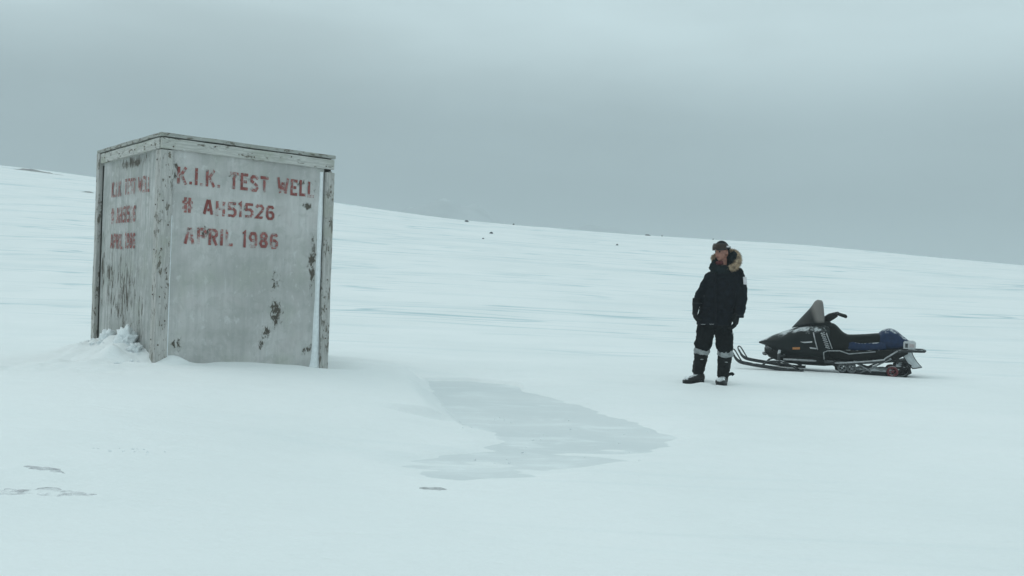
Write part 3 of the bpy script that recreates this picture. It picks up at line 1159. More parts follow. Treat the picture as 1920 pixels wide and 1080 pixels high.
M['hood'] = plain('hood_paint', (.006, .009, .009), .45, var=.3, scale=6, bump=.05, spec=.16, frost=.24, frost_scale=6)
M['blackplastic'] = plain('black_plastic', (.008, .009, .009), .55, var=.3, scale=15, bump=.2, spec=.15, frost=.10)
M['vinyl'] = plain('seat_vinyl', (.007, .008, .007), .6, var=.25, scale=30, bump=.2, spec=.12)
M['blue'] = plain('blue_vinyl', (.006, .020, .062), .5, var=.2, scale=20, bump=.15, spec=.2, frost=.26, frost_scale=18)
M['rubber'] = plain('track_rubber', (.02, .02, .02), .8, var=.3, scale=20, bump=.3, spec=.2, frost=.75, frost_scale=16)
M['steel'] = plain('worn_steel', (.36, .37, .38), .5, metal=.4, var=.25, scale=25, bump=.1, frost=.15)
M['dsteel'] = plain('dark_steel', (.03, .032, .034), .55, metal=.2, var=.3, scale=25, bump=.1, frost=.22)
M['redwheel'] = plain('red_wheel', (.13, .022, .026), .55, var=.35, scale=30, bump=.1, frost=.5, frost_scale=22)
M['greywheel'] = plain('wheel_rubber', (.20, .21, .215), .7, var=.3, scale=30, frost=.1)
M['orange'] = plain('orange_reflector', (.42, .17, .05), .35, var=.1, scale=40, bump=0)
M['silver'] = plain('silver_decal', (.48, .49, .50), .4, var=.15, scale=30, bump=0)
M['lens'] = plain('lamp_lens', (.42, .36, .36), .3, var=.15, scale=60, bump=.2)
M['glassdark'] = plain('headlamp_glass', (.03, .034, .036), .12, var=.1, bump=0, spec=.6)
M['flap'] = plain('flap_plastic', (.46, .49, .50), .6, var=.2, scale=12, bump=.1, frost=.25)


def shield_material():
    m, t, b = material('windshield_plastic')
    v = coords(t)
    s = t.n('ShaderNodeSeparateXYZ')
    t.put(s.inputs[0], v)
    n_ = t.noise(v, 9, 4, .6)
    lowdark = t.math('MULTIPLY', t.step(s.outputs['Z'], .72, .80), t.step(t.math('ADD', s.outputs['X'], t.math('MULTIPLY', s.outputs['Z'], .35)), -.10, .0))
    t.put(b.inputs['Base Color'], t.mix(lowdark, (.012, .014, .014), t.mix(n_, (.17, .16, .15), (.24, .225, .21))))
    t.put(b.inputs['Alpha'], t.step(lowdark, 0, 1, .97, .72))
    b.inputs['Roughness'].default_value = .35
    b.inputs['Specular IOR Level'].default_value = .12
    return m


M['shield'] = shield_material()


def spart(name, data, mat, smooth=True, parent=sled, bev=0):
    me_ = data if isinstance(data, bpy.types.Mesh) else fixnormals(pydata(*data))
    if bev:
        bevel(me_, bev)
    return link(name, me_, mat, parent, smooth=smooth)


hood_st = [(1419, 645.5, 648.5, .03), (1425, 643, 650, .09), (1434, 639, 653, .17), (1446, 633, 661, .25), (1462, 627, 669, .315), (1484, 619.5, 674, .36),
           (1508, 614, 676, .385), (1530, 611, 677, .385), (1546, 611, 677, .36), (1556, 615, 676, .30)]
hst = [tuple(q) for q in smooth_path(hood_st, 3)]
hood = spart('hood', loft_side(hst, 28, 3.0), M['hood'])
# lower nose and belly pan, deepened so its black stands in for the shadow beneath
spart('belly_pan', loft_side([(1431, 655, 664, .14), (1440, 655, 674, .22), (1462, 660, 683, .28), (1500, 664, 687, .30), (1545, 664, 689, .28), (1562, 668, 688, .20)], 20, 4), M['blackplastic'])
spart('headlight', loft_side([(1432, 650.5, 660, .13), (1437, 650, 664, .19), (1446, 652, 665, .24)], 16, 3), M['glassdark'])
spart('bumper_bar', tube([sp(1436, 668, -.30), sp(1430, 668, -.22), sp(1427, 667, 0), sp(1430, 668, .22), sp(1436, 668, .30)], .014, 8), M['dsteel'])


def hood_side(px):
    a = np.array([q[0] for q in hst])
    b_ = np.array([q[3] for q in hst])
    return float(np.interp(px, a, b_))


def side_plate(name, corners, mat, parent, proud=.006, thick=.012):
    """small flat part fastened to the near side of the hood"""
    v, f = [], []
    for (px, py, dz) in corners:
        y = -hood_side(px) - proud + dz
        v.append(sp(px, py, y))
    n_ = len(corners)
    v += [(q[0], q[1] + thick, q[2]) for q in v]
    f = [tuple(range(n_)), tuple(range(n_, 2 * n_))[::-1]]
    for i in range(n_):
        f.append((i, n_ + i, n_ + (i + 1) % n_, (i + 1) % n_))
    return spart(name, (v, f), mat, False, parent, .002)


side_plate('side_reflector', [(1487, 653.5, .004), (1501, 653, .004), (1501, 657, .004), (1487, 657.5, .004)], M['orange'], hood)
side_plate('decal', [(1501, 643, .004), (1524, 641.5, .004), (1524, 644, .004), (1509, 645, .004)], M['silver'], hood)
side_plate('decal', [(1519, 652.5, .004), (1533, 654, .004), (1531, 656, .004), (1520, 655, .004)], M['silver'], hood)
side_plate('vent_panel', [(1526, 624, .012), (1548, 622, .03), (1558, 654, .06), (1534, 656, .004)], M['glassdark'], hood, .006, .02)
spart('vent_trim', tube([sp(1526, 625, -.395), sp(1530, 642, -.40), sp(1534, 657, -.398)], .009, 6), M['steel'], parent=hood)
hel = []
for i in range(90):
    t_ = i / 89
    c_ = sp(1543 + 10 * t_, 625 + 29 * t_, -.385)
    an = t_ * 2 * math.pi * 7
    hel.append((c_[0] + .026 * math.cos(an), c_[1] - .012 + .026 * math.sin(an), c_[2]))
spart('coil_spring', tube(hel, .007, 6), M['steel'])
spart('damper_rod', tube([sp(1542, 620, -.37), sp(1554, 657, -.37)], .012, 8), M['dsteel'])
spart('vent_trim', tube([sp(1550, 626, -.40), sp(1561, 655, -.38)], .008, 6), M['steel'], parent=hood)

# windshield: three-quarter cone of smoked plastic
v, f = [], []
rows, seg = 10, 18
ws = smooth_path([(1483, 1546, 618, 607, .27), (1502, 1546, 598, 602, .24), (1519, 1545, 580, 590, .19), (1527, 1543.5, 568.5, 573, .125), (1533, 1541, 565, 566.5, .07)], 3)
for q in ws:
    fx, rx, fz_, rz_, hw = q
    for k in range(seg + 1):
        a = -math.pi / 2 + math.pi * k / seg
        c = math.cos(a)
        p = sp(rx + (fx - rx) * c, rz_ + (fz_ - rz_) * c, hw * math.sin(a))
        v.append(p)
for j in range(len(ws) - 1):
    for k in range(seg):
        f.append((j * (seg + 1) + k, j * (seg + 1) + k + 1, (j + 1) * (seg + 1) + k + 1, (j + 1) * (seg + 1) + k))
sh = spart('windshield', (v, f), M['shield'])
so = sh.modifiers.new('thickness', 'SOLIDIFY')
so.thickness = .006
# console, tank, seat, rear cowl
spart('dash_console', loft_side(smooth_path([(1522, 606, 620, .22), (1536, 602, 622, .22), (1550, 603, 624, .20), (1560, 609, 628, .17)], 3), 18, 3), M['blackplastic'])
spart('fuel_tank', loft_side(smooth_path([(1545, 612, 668, .24), (1558, 608.5, 668, .23), (1568, 613, 667, .22), (1580, 625, 664, .21), (1592, 631, 662, .2), (1604, 636, 660, .19)], 3), 20, 3), M['vinyl'])
seat = spart('seat', loft_side(smooth_path([(1584, 628.5, 646, .16), (1592, 630, 650, .185), (1620, 629, 652, .19), (1645, 627, 652, .185), (1656, 628, 650, .16)], 4), 20, 3.2), M['vinyl'])
spart('seat_side', loft_side(smooth_path([(1583, 637, 657, .18), (1592, 638, 659, .2), (1612, 643, 660, .208), (1640, 641, 659, .205), (1660, 640, 658, .195)], 4), 20, 4), M['blue'])
spart('rear_cowl', loft_side(smooth_path([(1643, 632, 657, .15), (1649, 623.5, 658, .185), (1658, 619, 658, .195), (1667, 618, 658, .195), (1677, 621, 657.5, .19), (1690, 631, 655, .17), (1702, 640.5, 650, .14)], 4), 22, 2.8), M['blue'])
# handlebar
hb_c = [sp(1550, 607, 0), sp(1557, 600, 0), sp(1563, 593, 0)]
spart('steering_post', tube(hb_c, [.022, .02, .018], 8), M['blackplastic'])
hbar = spart('handlebar', tube(smooth_path([sp(1584, 596, -.38), sp(1576, 592, -.26), sp(1565, 591, -.12), sp(1561, 592, 0), sp(1565, 591, .12), sp(1576, 592, .26), sp(1584, 596, .38)], 3), .013, 8), M['dsteel'])
spart('grip', tube([sp(1573, 592, -.23), sp(1586, 596, -.40)], .023, 10), M['vinyl'], parent=hbar)
spart('grip', tube([sp(1573, 592, .23), sp(1586, 596, .40)], .021, 10), M['vinyl'], parent=hbar)
spart('brake_lever', tube([sp(1566, 589, -.16), sp(1571, 588, -.22), sp(1578, 592, -.31)], .008, 6), M['blackplastic'], parent=hbar)
spart('bar_pad', loft_side([(1546, 596, 609, .12), (1554, 591, 608, .15), (1564, 588.5, 602, .15), (1571, 590, 597, .12)], 14, 3), M['vinyl'], parent=hbar)
# tail
tl = spart('tail_light', box(.165, .37, .125, .012, c=sp(1701, 648)), M['silver'], False)
spart('lamp_lens', box(.085, .378, .07, .01, c=sp(1705, 648)), M['lens'], False, tl)
spart('lamp_gap', box(.045, .376, .07, .004, c=sp(1695.5, 648)), M['glassdark'], False, tl)
spart('rear_bumper', tube(smooth_path([sp(1672, 660, -.19), sp(1700, 658, -.20), sp(1722, 658, -.20), sp(1728, 658, -.12), sp(1729, 658, .12), sp(1722, 658, .20), sp(1700, 658, .20), sp(1672, 660, .19)], 4), .021, 10), M['dsteel'])
spart('tunnel', loft_side([(1548, 655, 677, .20), (1600, 657, 677, .20), (1680, 655, 674, .20), (1698, 653, 664, .20)], 20, 7), M['blackplastic'])
# snow flap
v, f = [], []
fp = smooth_path([sp(1698, 660), sp(1702, 670), sp(1709, 681), sp(1717, 689.5)], 3)
for i, q in enumerate(fp):
    hw = .15 + .06 * i / (len(fp) - 1)
    for k in range(7):
        v.append((q[0] + .012 * math.cos((k - 3) * .7) + .075 * (k - 3) / 3, (k - 3) / 3 * hw, q[2]))
for i in range(len(fp) - 1):
    for k in range(6):
        f.append((i * 7 + k, i * 7 + k + 1, i * 7 + k + 8, i * 7 + k + 7))
fl = spart('snow_flap', (v, f), M['flap'])
so = fl.modifiers.new('thickness', 'SOLIDIFY')
so.thickness = .008
edge = [Vector(q) + Vector((.012 * math.cos(2.1) - .075, -(.15 + .06 * i / (len(fp) - 1)), 0)) for i, q in enumerate(fp)]
edge += [Vector((fp[-1][0] + .01 + .075 * k / 3, k * .07, fp[-1][2])) for k in (-2, -1, 0, 1, 2)]
edge += [Vector((q.x + .15, -q.y, q.z)) for q in edge[:len(fp)][::-1]]
spart('flap_edge', tube(edge, .007, 6), M['blackplastic'], parent=fl)
# running boards and rails
for s in (-1, 1):
    v = []
    pr = [sp(1546, 677), sp(1585, 679.5), sp(1652, 675), sp(1664, 668)]
    for q in pr:
        for (yy, dz) in ((.19, 0), (.36, 0), (.36, -.035), (.345, -.035), (.345, -.012), (.19, -.012)):
            v.append((q[0], s * yy, q[2] + dz))
    f = []
    for i in range(len(pr) - 1):
        for k in range(6):
            f.append((i * 6 + k, i * 6 + (k + 1) % 6, (i + 1) * 6 + (k + 1) % 6, (i + 1) * 6 + k))
    f += [tuple(range(6)), tuple(range(18, 24))]
    rb = spart('running_board', (v, f), M['dsteel'], False)
    spart('board_rail', tube(smooth_path([sp(1566, 681, s * .365), sp(1600, 679, s * .365), sp(1650, 674, s * .36), sp(1657, 671, s * .34), sp(1679, 658, s * .22)], 3), .011, 8), M['steel'], parent=rb)
    spart('side_rail', tube([sp(1546, 675, s * .33), sp(1545, 662, s * .34), sp(1552, 659, s * .33), sp(1575, 659, s * .28), sp(1592, 665, s * .22), sp(1640, 660, s * .22)], .009, 6), M['steel'])

# track: belt loop with lugs
loop = [sp(1557, 672), sp(1562, 684), sp(1573, 696), sp(1586, 701), sp(1620, 702.5), sp(1660, 704.5), sp(1682, 706)]
cx_, cz_w = 1686, 690.5
for k in range(0, 9):
    a = math.pi / 2 - math.pi * k / 8
    loop.append(sp(cx_ + 16 * math.cos(a), cz_w + 15 * math.sin(a)))
loop += [sp(1660, 678), sp(1620, 676), sp(1585, 672)]
lp = [np.array(q) for q in loop]
dense = []
for i in range(len(lp)):
    a, b_ = lp[i], lp[(i + 1) % len(lp)]
    k = max(1, int(round(np.linalg.norm(b_ - a) / .04)))
    for j in range(k):
        dense.append(a + (b_ - a) * j / k)
cen = np.mean(dense, 0)
n_ = len(dense)
v, f = [], []
for i in range(n_):
    t_ = dense[(i + 1) % n_] - dense[i - 1]
    nn = np.array([t_[2], 0, -t_[0]])
    nn /= np.linalg.norm(nn)
    if np.dot(nn, dense[i] - cen) < 0:
        nn = -nn
    out = .026 if i % 2 else .0
    for (yy, o_) in ((-.19, -.016), (-.19, .006 + out), (.19, .006 + out), (.19, -.016)):
        q = dense[i] + nn * o_
        v.append((q[0], yy, q[2]))
for i in range(n_):
    j = (i + 1) % n_
    for k in range(4):
        k2 = (k + 1) % 4
        f.append((i * 4 + k, i * 4 + k2, j * 4 + k2, j * 4 + k))
spart('track', (v, f), M['rubber'], False)
for s in (-1, 1):
    spart('slide_rail', tube([sp(1562, 682, s * .205), sp(1580, 696, s * .205), sp(1672, 701, s * .205)], [(.012, .03)] * 3, 8), M['dsteel'])
    spart('suspension_arm', tube([sp(1600, 678, s * .21), sp(1632, 697, s * .21)], .014, 8), M['steel'])
    spart('suspension_arm', tube([sp(1668, 672, s * .21), sp(1640, 686, s * .21), sp(1612, 699, s * .21)], .013, 8), M['steel'])


def wheel(px, py, r, y, mt, mh):
    c = sp(px, py, y)
    ring = []
    for k in range(25):
        a = 2 * math.pi * k / 24
        ring.append((c[0] + r * .78 * math.cos(a), c[1], c[2] + r * .78 * math.sin(a)))
    wroot = spart('bogie_wheel', tube(ring, r * .24, 8, False), mt)
    hub = tube([(c[0], c[1] - r * .28, c[2]), (c[0], c[1] + r * .28, c[2])], r * .26, 12)
    spart('hub', hub, mh, False, wroot)
    for k in range(5):
        a = 2 * math.pi * k / 5 + .4
        spart('spoke', tube([(c[0] + r * .2 * math.cos(a), c[1], c[2] + r * .2 * math.sin(a)), (c[0] + r * .7 * math.cos(a), c[1], c[2] + r * .7 * math.sin(a))], r * .1, 6), mh, True, wroot)
    return wroot


for s in (-1, 1):
    yy = s * .235
    wheel(1579, 690.5, .066, yy, M['greywheel'], M['steel'])
    wheel(1596.5, 691.5, .066, yy, M['greywheel'], M['steel'])
    wheel(1670, 695.5, .080, yy, M['redwheel'], M['redwheel'])
spart('packed_snow', remesh(loft_side([(1598, 692, 703, .15), (1612, 689, 704, .18), (1640, 690, 705, .18), (1662, 692, 706, .17), (1676, 696, 707, .12)], 18, 3), .012, 2, .5, lambda c, n: .03 * mnoise.fractal(c * 9, 1, 2, 4)), M['snowpack'])
spart('snow_clogged_tread', remesh(merge(ball_data(sp(1684, 691, -.08), (.10, .10, .10)), ball_data(sp(1686, 690, .06), (.10, .12, .10)), ball_data(sp(1678, 697, 0), (.12, .17, .06))), .010, 2, .5, lambda c, n: .035 * mnoise.fractal(c * 14, 1, 2, 4)), M['rubber'])
# skis
for s in (-1, 1):
    yy = s * .44
    path = smooth_path([sp(1373, 668, yy), sp(1378, 677, yy), sp(1387, 683.5, yy), sp(1404, 687, yy), sp(1436, 691.5, yy), sp(1475, 696.5, yy), sp(1502, 698.5, yy), sp(1508, 697.5, yy)], 4)
    v, f = [], []
    n_ = len(path)
    for i, q in enumerate(path):
        t_ = i / (n_ - 1)
        hw = .062 * min(1, .55 + t_ * 4) * min(1, .4 + (1 - t_) * 8)
        lipz = .034
        for (a, dz) in ((-1, lipz), (-1, 0), (-.3, -.012), (.3, -.012), (1, 0), (1, lipz), (.75, .012), (-.75, .012)):
            v.append((q[0], q[1] + a * hw, q[2] + dz))
    for i in range(n_ - 1):
        for k in range(8):
            f.append((i * 8 + k, i * 8 + (k + 1) % 8, (i + 1) * 8 + (k + 1) % 8, (i + 1) * 8 + k))
    f += [tuple(range(8)), tuple(range((n_ - 1) * 8, n_ * 8))]
    ski = spart('ski', (v, f), M['dsteel'], False)
    spart('ski_loop', tube(smooth_path([sp(1374, 669, yy - .03), sp(1371, 661, yy - .025), sp(1373, 658, yy), sp(1377, 661, yy + .02), sp(1385, 673, yy), sp(1392, 684, yy)], 4), .010, 8), M['dsteel'], parent=ski)
    spart('leaf_spring', tube(smooth_path([sp(1430, 688, yy), sp(1440, 681, yy), sp(1468, 680, yy), sp(1500, 694, yy)], 4), [(.034, .016)] * 13, 8), M['dsteel'], parent=ski)
    spart('spindle', tube([sp(1462, 660, s * .34), sp(1461, 672, s * .40), sp(1462, 683, yy)], .024, 10), M['dsteel'])
    spart('radius_arm', tube([sp(1470, 676, s * .40), sp(1545, 679, s * .24)], .016, 8), M['steel'])
    spart('steering_arm', tube([sp(1462, 670, s * .39), sp(1478, 668, s * .20)], .014, 8), M['dsteel'])

# ------------------------------------------------------------------ the person
PER = (2.565, 11.4)
person = empty('person', (PER[0], PER[1], hz(*PER)), R(-12.4))
tag(person, 'person standing in dark parka with fur-edged hood, goggles pushed up on cap', 'person')


def pp(px, py, v=0.0):
    """front-view drawing units (1/150 m) to metres; v is towards the viewer"""
    dx, dy = px - 1336, py - 722
    return ((dx * _ca + dy * _sa) / 151.0, -v, (dx * _sa - dy * _ca) / 149.0)


def ring(px, py, hw, hd, v=0.0):
    q = pp(px, py, v)
    return (q[0], q[1], q[2], hw, hd)


M['parka'] = plain('parka_cloth', (.0045, .0065, .0100), .85, var=.4, scale=16, bump=.35, bdist=.006, spec=.06)
M['trouser'] = plain('trouser_cloth', (.0045, .0060, .0070), .85, var=.4, scale=20, bump=.35, bdist=.006, spec=.05)
M['gaiter'] = plain('gaiter_cloth', (.0045, .0055, .006), .6, var=.3, scale=25, bump=.3, bdist=.004, spec=.12)
M['band'] = plain('pale_band', (.26, .275, .28), .8, var=.3, scale=20, bump=.4, bdist=.006)
M['boot'] = plain('boot_leather', (.010, .010, .010), .5, var=.3, scale=25, bump=.25, spec=.4, frost=.5, frost_scale=12)
M['glove'] = plain('glove_leather', (.005, .006, .007), .65, var=.3, scale=30, bump=.3, spec=.1)
M['cap_cloth'] = plain('cap_knit', (.008, .008, .009), .9, var=.3, scale=60, bump=.5, bdist=.004, spec=.15)
M['fur'] = plain('ruff_fur', (.34, .255, .175), .9, var=.45, scale=22, bump=.2, spec=.1)
M['skin'] = plain('weathered_skin', (.33, .155, .115), .55, var=.25, scale=16, bump=.15, bdist=.002, spec=.35)
M['lip'] = plain('lips', (.20, .07, .055), .5, var=.1, bump=0)
M['stubble'] = plain('stubble', (.19, .10, .06), .8, var=.3, scale=80, bump=.4, bdist=.002)
M['eye'] = plain('eye', (.05, .045, .04), .2, var=.1, bump=0)
M['goggle_lens'] = plain('goggle_lens', (.035, .022, .015), .3, var=.2, scale=5, bump=0, spec=.25)
M['goggle_frame'] = plain('goggle_frame', (.012, .012, .013), .45, var=.2, bump=0)
M['white'] = plain('white_patch', (.62, .60, .62), .8, var=.15, scale=60, bump=.2)
M['scarf'] = plain('red_scarf', (.09, .02, .022), .9, var=.3, scale=40, bump=.4)
M['collar'] = plain('collar_cloth', (.006, .011, .013), .85, var=.4, scale=18, bump=.4, bdist=.006, spec=.08)

HEAD = Vector(pp(1353, 475.5, .03))
HYAW = R(-40)                     # 0 = facing the viewer, negative turns to image left
HM = Matrix.Translation(HEAD) @ Matrix.Rotation(HYAW, 4, 'Z') @ Matrix.Rotation(R(4), 4, 'X')


def hl(x, fwd, z):
    """head frame: x to the wearer's left, fwd towards where the face looks"""
    return HM @ Vector((x, -fwd, z))


def head_data():
    nu, nv = 64, 44
    v, f = [], []
    for j in range(nv + 1):
        ph = -math.pi / 2 + math.pi * j / nv
        for k in range(nu):
            a = 2 * math.pi * k / nu
            x = .074 * math.cos(ph) * math.sin(a)
            fw = .096 * math.cos(ph) * math.cos(a)
            z = .122 * math.sin(ph)
            g = lambda cx, cz, sx, sz: math.exp(-((x - cx) / sx) ** 2 - ((z - cz) / sz) ** 2)
            if z < -.02:                       # jaw narrows, chin comes forward
                k_ = min(1, (-.02 - z) / .1)
                x *= 1 - .25 * k_
                if fw > 0:
                    fw += .012 * k_
                else:
                    fw *= 1 - .35 * k_
            if fw > 0:
                fw += .028 * g(0, -.022, .012, .018) + .014 * g(0, .004, .009, .028)      # nose
                fw += .008 * g(0, .03, .05, .012)                                         # brow
                fw -= .012 * (g(.030, .006, .015, .012) + g(-.030, .006, .015, .012))      # eye sockets
                fw += .006 * (g(.040, -.022, .018, .02) + g(-.040, -.022, .018, .02))      # cheekbones
                fw += .006 * g(0, -.062, .022, .007) - .005 * g(0, -.082, .022, .008)       # lips, chin crease
                fw += .010 * g(0, -.103, .022, .014)
            v.append(hl(x, fw, z))
    for j in range(nv):
        for k in range(nu):
            k2 = (k + 1) % nu
            f.append((j * nu + k, j * nu + k2, (j + 1) * nu + k2, (j + 1) * nu + k))
    f.append(tuple(range(nu))[::-1])
    f.append(tuple(range(nv * nu, (nv + 1) * nu)))
    return v, f


# joints
SH_R, EL_R, WR_R = pp(1331, 524, .02), pp(1314, 558, .03), pp(1306.5, 580, .08)
SH_L, EL_L, WR_L = pp(1381, 515, -.02), pp(1387.5, 556, -.03), pp(1381, 597, .03)
HIP_R, KN_R, AN_R = pp(1325, 612, .0), pp(1318, 655, .03), pp(1309, 706, .0)
HIP_L, KN_L, AN_L = pp(1354, 612, .0), pp(1358, 657, .05), pp(1355, 712, .02)
neck0, neck1 = pp(1354, 510, -.01), pp(1354, 488, .015)
ears = []
for s in (-1, 1):
    ears.append(ball_data(hl(s * .076, -.008, -.008), (.016, .018, .030), 10, 7))
body = remesh(merge(head_data(), *ears,
                    tube_data([neck0, neck1], [.058, .056], 16),
                    rings_data([ring(1354, 508, .09, .07), ring(1355, 516, .165, .09), ring(1353, 535, .175, .11), ring(1349, 565, .155, .105), ring(1343, 590, .165, .11), ring(1339, 612, .16, .11), ring(1339, 620, .10, .09)], 20),
                    tube_data(smooth_path([SH_R, EL_R, WR_R], 4), [.055, .052, .05, .046, .043, .04, .036, .032, .028], 12),
                    tube_data(smooth_path([SH_L, EL_L, WR_L], 4), [.055, .052, .05, .046, .043, .04, .036, .032, .028], 12),
                    tube_data(smooth_path([HIP_R, KN_R, AN_R], 4), [.085, .08, .073, .065, .056, .054, .05, .042, .036], 12),
                    tube_data(smooth_path([HIP_L, KN_L, AN_L], 4), [.085, .08, .073, .065, .056, .054, .05, .042, .036], 12)), .0065, 2, .4)
link('body', body, M['skin'], person, smooth=True)
# stubble on jaw, lips, eyes
for s in (-1, 1):
    e = link('eye', fixnormals(pydata(*ball_data(hl(s * .030, .080, .005), .0115, 10, 7))), M['eye'], person, smooth=True)
link('mouth', tube([hl(-.022, .094, -.064), hl(0, .102, -.062), hl(.022, .094, -.064)], [.003, .005, .003], 8), M['lip'], person, smooth=True)
br = []
for s in (-1, 1):
    link('eyebrow', tube([hl(s * .014, .102, .022), hl(s * .032, .097, .026), hl(s * .050, .082, .020)], [.004, .005, .003], 6), M['stubble'], person)


def fold(sx, sz, amp, seed):
    def fn(c, n):
        q = Vector((c.x * sx + seed, c.y * sx, c.z * sz))
        a = mnoise.fractal(q, .9, 2.1, 4)
        b_ = 1 - abs(mnoise.noise(q * 1.7 + Vector((0, 3, 0)))) * 2
        return amp * (a * .8 + max(0, b_) ** 2 * .6)
    return fn


# parka: torso and sleeves in one cloth
def arm_path(a, b_, c):
    return smooth_path([a, b_, c], 5)


slv_r = arm_path(SH_R, EL_R, pp(1307, 574, .08))
slv_l = arm_path(SH_L, EL_L, pp(1382, 596, .03))
torso = [ring(1355, 501, .095, .095, 0), ring(1357, 506, .118, .110, 0), ring(1357.5, 512, .150, .122, 0), ring(1355.5, 522, .180, .140, .005), ring(1352, 538, .198, .155, .01), ring(1348.5, 558, .200, .160, .015),
         ring(1345, 578, .205, .162, .015), ring(1341, 595, .211, .166, .01), ring(1338, 612, .207, .168, .01)]
rad_r = [.070, .076, .077, .076, .074, .072, .069, .066, .063, .059, .056]
rad_l = [.072, .079, .081, .081, .080, .080, .079, .077, .075, .072, .070]
parka = remesh(merge(rings_data(torso, 28, 2.3), tube_data(slv_r, rad_r, 14), tube_data(slv_l, rad_l, 14),
                     ball_data(SH_R, .074), ball_data(SH_L, .076)), .011, 4, .5, fold(7, 11, .012, 1))
jacket = link('parka', parka, M['parka'], person, smooth=True)
# storm flap, hem cord, pockets, cuff seams
def torso_surface(px, py, out=.0):
    """point on the viewer's side of the torso"""
    zz = pp(px, py)[2]
    zs = [q[2] for q in torso][::-1]
    get = lambda i: float(np.interp(zz, zs, [q[i] for q in torso][::-1]))
    cx, cy, hw, hd = get(0), get(1), get(3), get(4)
    x = pp(px, py)[0]
    k = min(.98, abs((x - cx) / hw))
    return Vector((x, cy - hd * (1 - k ** 2.3) ** (1 / 2.3) - out, zz))


link('storm_flap', tube([torso_surface(1341, py, .006) for py in range(514, 611, 8)], [(.030, .010)] * 13, 8), M['parka'], jacket, smooth=True)
for (x0, x1, y0) in ((1312, 1331, 582), (1350, 1372, 584)):
    link('pocket_flap', tube([torso_surface(x0 + (x1 - x0) * i / 4, y0 + (0.6 if i in (1, 3) else 0), .004) for i in range(5)], [(.012, .022)] * 5, 8), M['parka'], jacket, smooth=True)
link('zip_pull', tube([torso_surface(1317.5, 535, .012), torso_surface(1318.5, 541, .014)], .006, 6), M['white'], jacket)
link('drawcord', tube(smooth_path([torso_surface(1316, 548, .012), torso_surface(1320, 556, .016), torso_surface(1318, 566, .012), torso_surface(1313, 574, .012)], 3), .003, 6), M['dsteel'], jacket)
for (x0, x1, y0) in ((1314, 1322, 610), (1330, 1338, 609.5)):
    link('hem_piping', tube([torso_surface(x0 + (x1 - x0) * i / 4, y0 + .5 * (i % 2), .007) for i in range(5)], .004, 6), M['band'], jacket)
# sleeve patch, curved round the upper arm
v, f = [], []
pa = pp(1386.5, 522, 0)
pb = pp(1387.5, 536, 0)
for j in range(6):
    t_ = j / 5
    c0 = Vector(pa).lerp(Vector(pb), t_) + Vector((-.006, .025, 0))
    for k in range(7):
        a = R(-62 + 7 * k)
        v.append(c0 + Vector((math.cos(a) * .089, math.sin(a) * .089, 0)))
for j in range(5):
    for k in range(6):
        f.append((j * 7 + k, j * 7 + k + 1, j * 7 + k + 8, j * 7 + k + 7))
patch = link('sleeve_patch', fixnormals(pydata(v, f)), M['white'], jacket)
so = patch.modifiers.new('thickness', 'SOLIDIFY')
so.thickness = .006
# collar, scarf, hood with fur ruff
col_d = rings_data([ring(1354, 516, .160, .135, .01), ring(1354, 509, .135, .125, .02), ring(1355, 504, .115, .108, .01), ring(1356, 501, .100, .090, .0)], 24, 2.1)
col_d = merge(col_d, ball_data(pp(1337, 503, .06), (.05, .05, .062), 14, 10), ball_data(pp(1344, 508, .10), (.06, .04, .05), 14, 10))
link('collar', remesh(col_d, .010, 3, .5, fold(9, 12, .012, 4)), M['collar'], person, smooth=True)
link('scarf', tube([hl(-.055, .045, -.135), hl(0, .085, -.138), hl(.055, .045, -.135)], [.022, .026, .022], 10), M['scarf'], person, smooth=True)
link('hood', remesh(merge(ball_data(pp(1367, 492, -.11), (.15, .10, .11), 18, 12), ball_data(pp(1374, 489, -.02), (.072, .09, .10), 16, 10), ball_data(pp(1342, 494, -.02), (.06, .08, .07), 14, 9)),
                    .012, 3, .5, fold(9, 10, .012, 7)), M['collar'], person, smooth=True)
ruff = smooth_path([pp(1367, 506, .13), pp(1377, 503, .09), pp(1382.5, 492, .04), pp(1381, 480, -.02), pp(1373, 473, -.09), pp(1360, 474, -.13), pp(1346, 479, -.10), pp(1338, 484, -.02), pp(1337, 489, .05)], 6)
rr = [.020 + .022 * math.sin(math.pi * min(1, (i + 6) / 30)) if i < 26 else .030 - .004 * (i - 26) / 6 for i in range(len(ruff))]
rm = link('fur_ruff', tube(ruff, rr, 12), M['fur'], person, smooth=True)
rnd = random.Random(4)
v, f = [], []
for i in range(5200):
    u = rnd.uniform(0, len(ruff) - 1.001)
    k = int(u)
    a = Vector(ruff[k]).lerp(Vector(ruff[k + 1]), u - k)
    r0 = rr[k]
    d = Vector((rnd.gauss(0, 1), rnd.gauss(0, 1), rnd.gauss(0, 1))).normalized()
    tn = (Vector(ruff[k + 1]) - Vector(ruff[k])).normalized()
    d = (d - tn * d.dot(tn) * .7 + Vector((.1, 0, -.1))).normalized()
    side = d.cross(Vector((rnd.gauss(0, 1), rnd.gauss(0, 1), rnd.gauss(0, 1)))).normalized() * .0016
    b0 = a + d * r0 * .9
    tip = b0 + d * rnd.uniform(.012, .034) + Vector((0, 0, -.006))
    o = len(v)
    v += [b0 - side, b0 + side, tip]
    f.append((o, o + 1, o + 2))
link('fur_strands', pydata(v, f), M['fur'], rm)['kind'] = 'stuff'
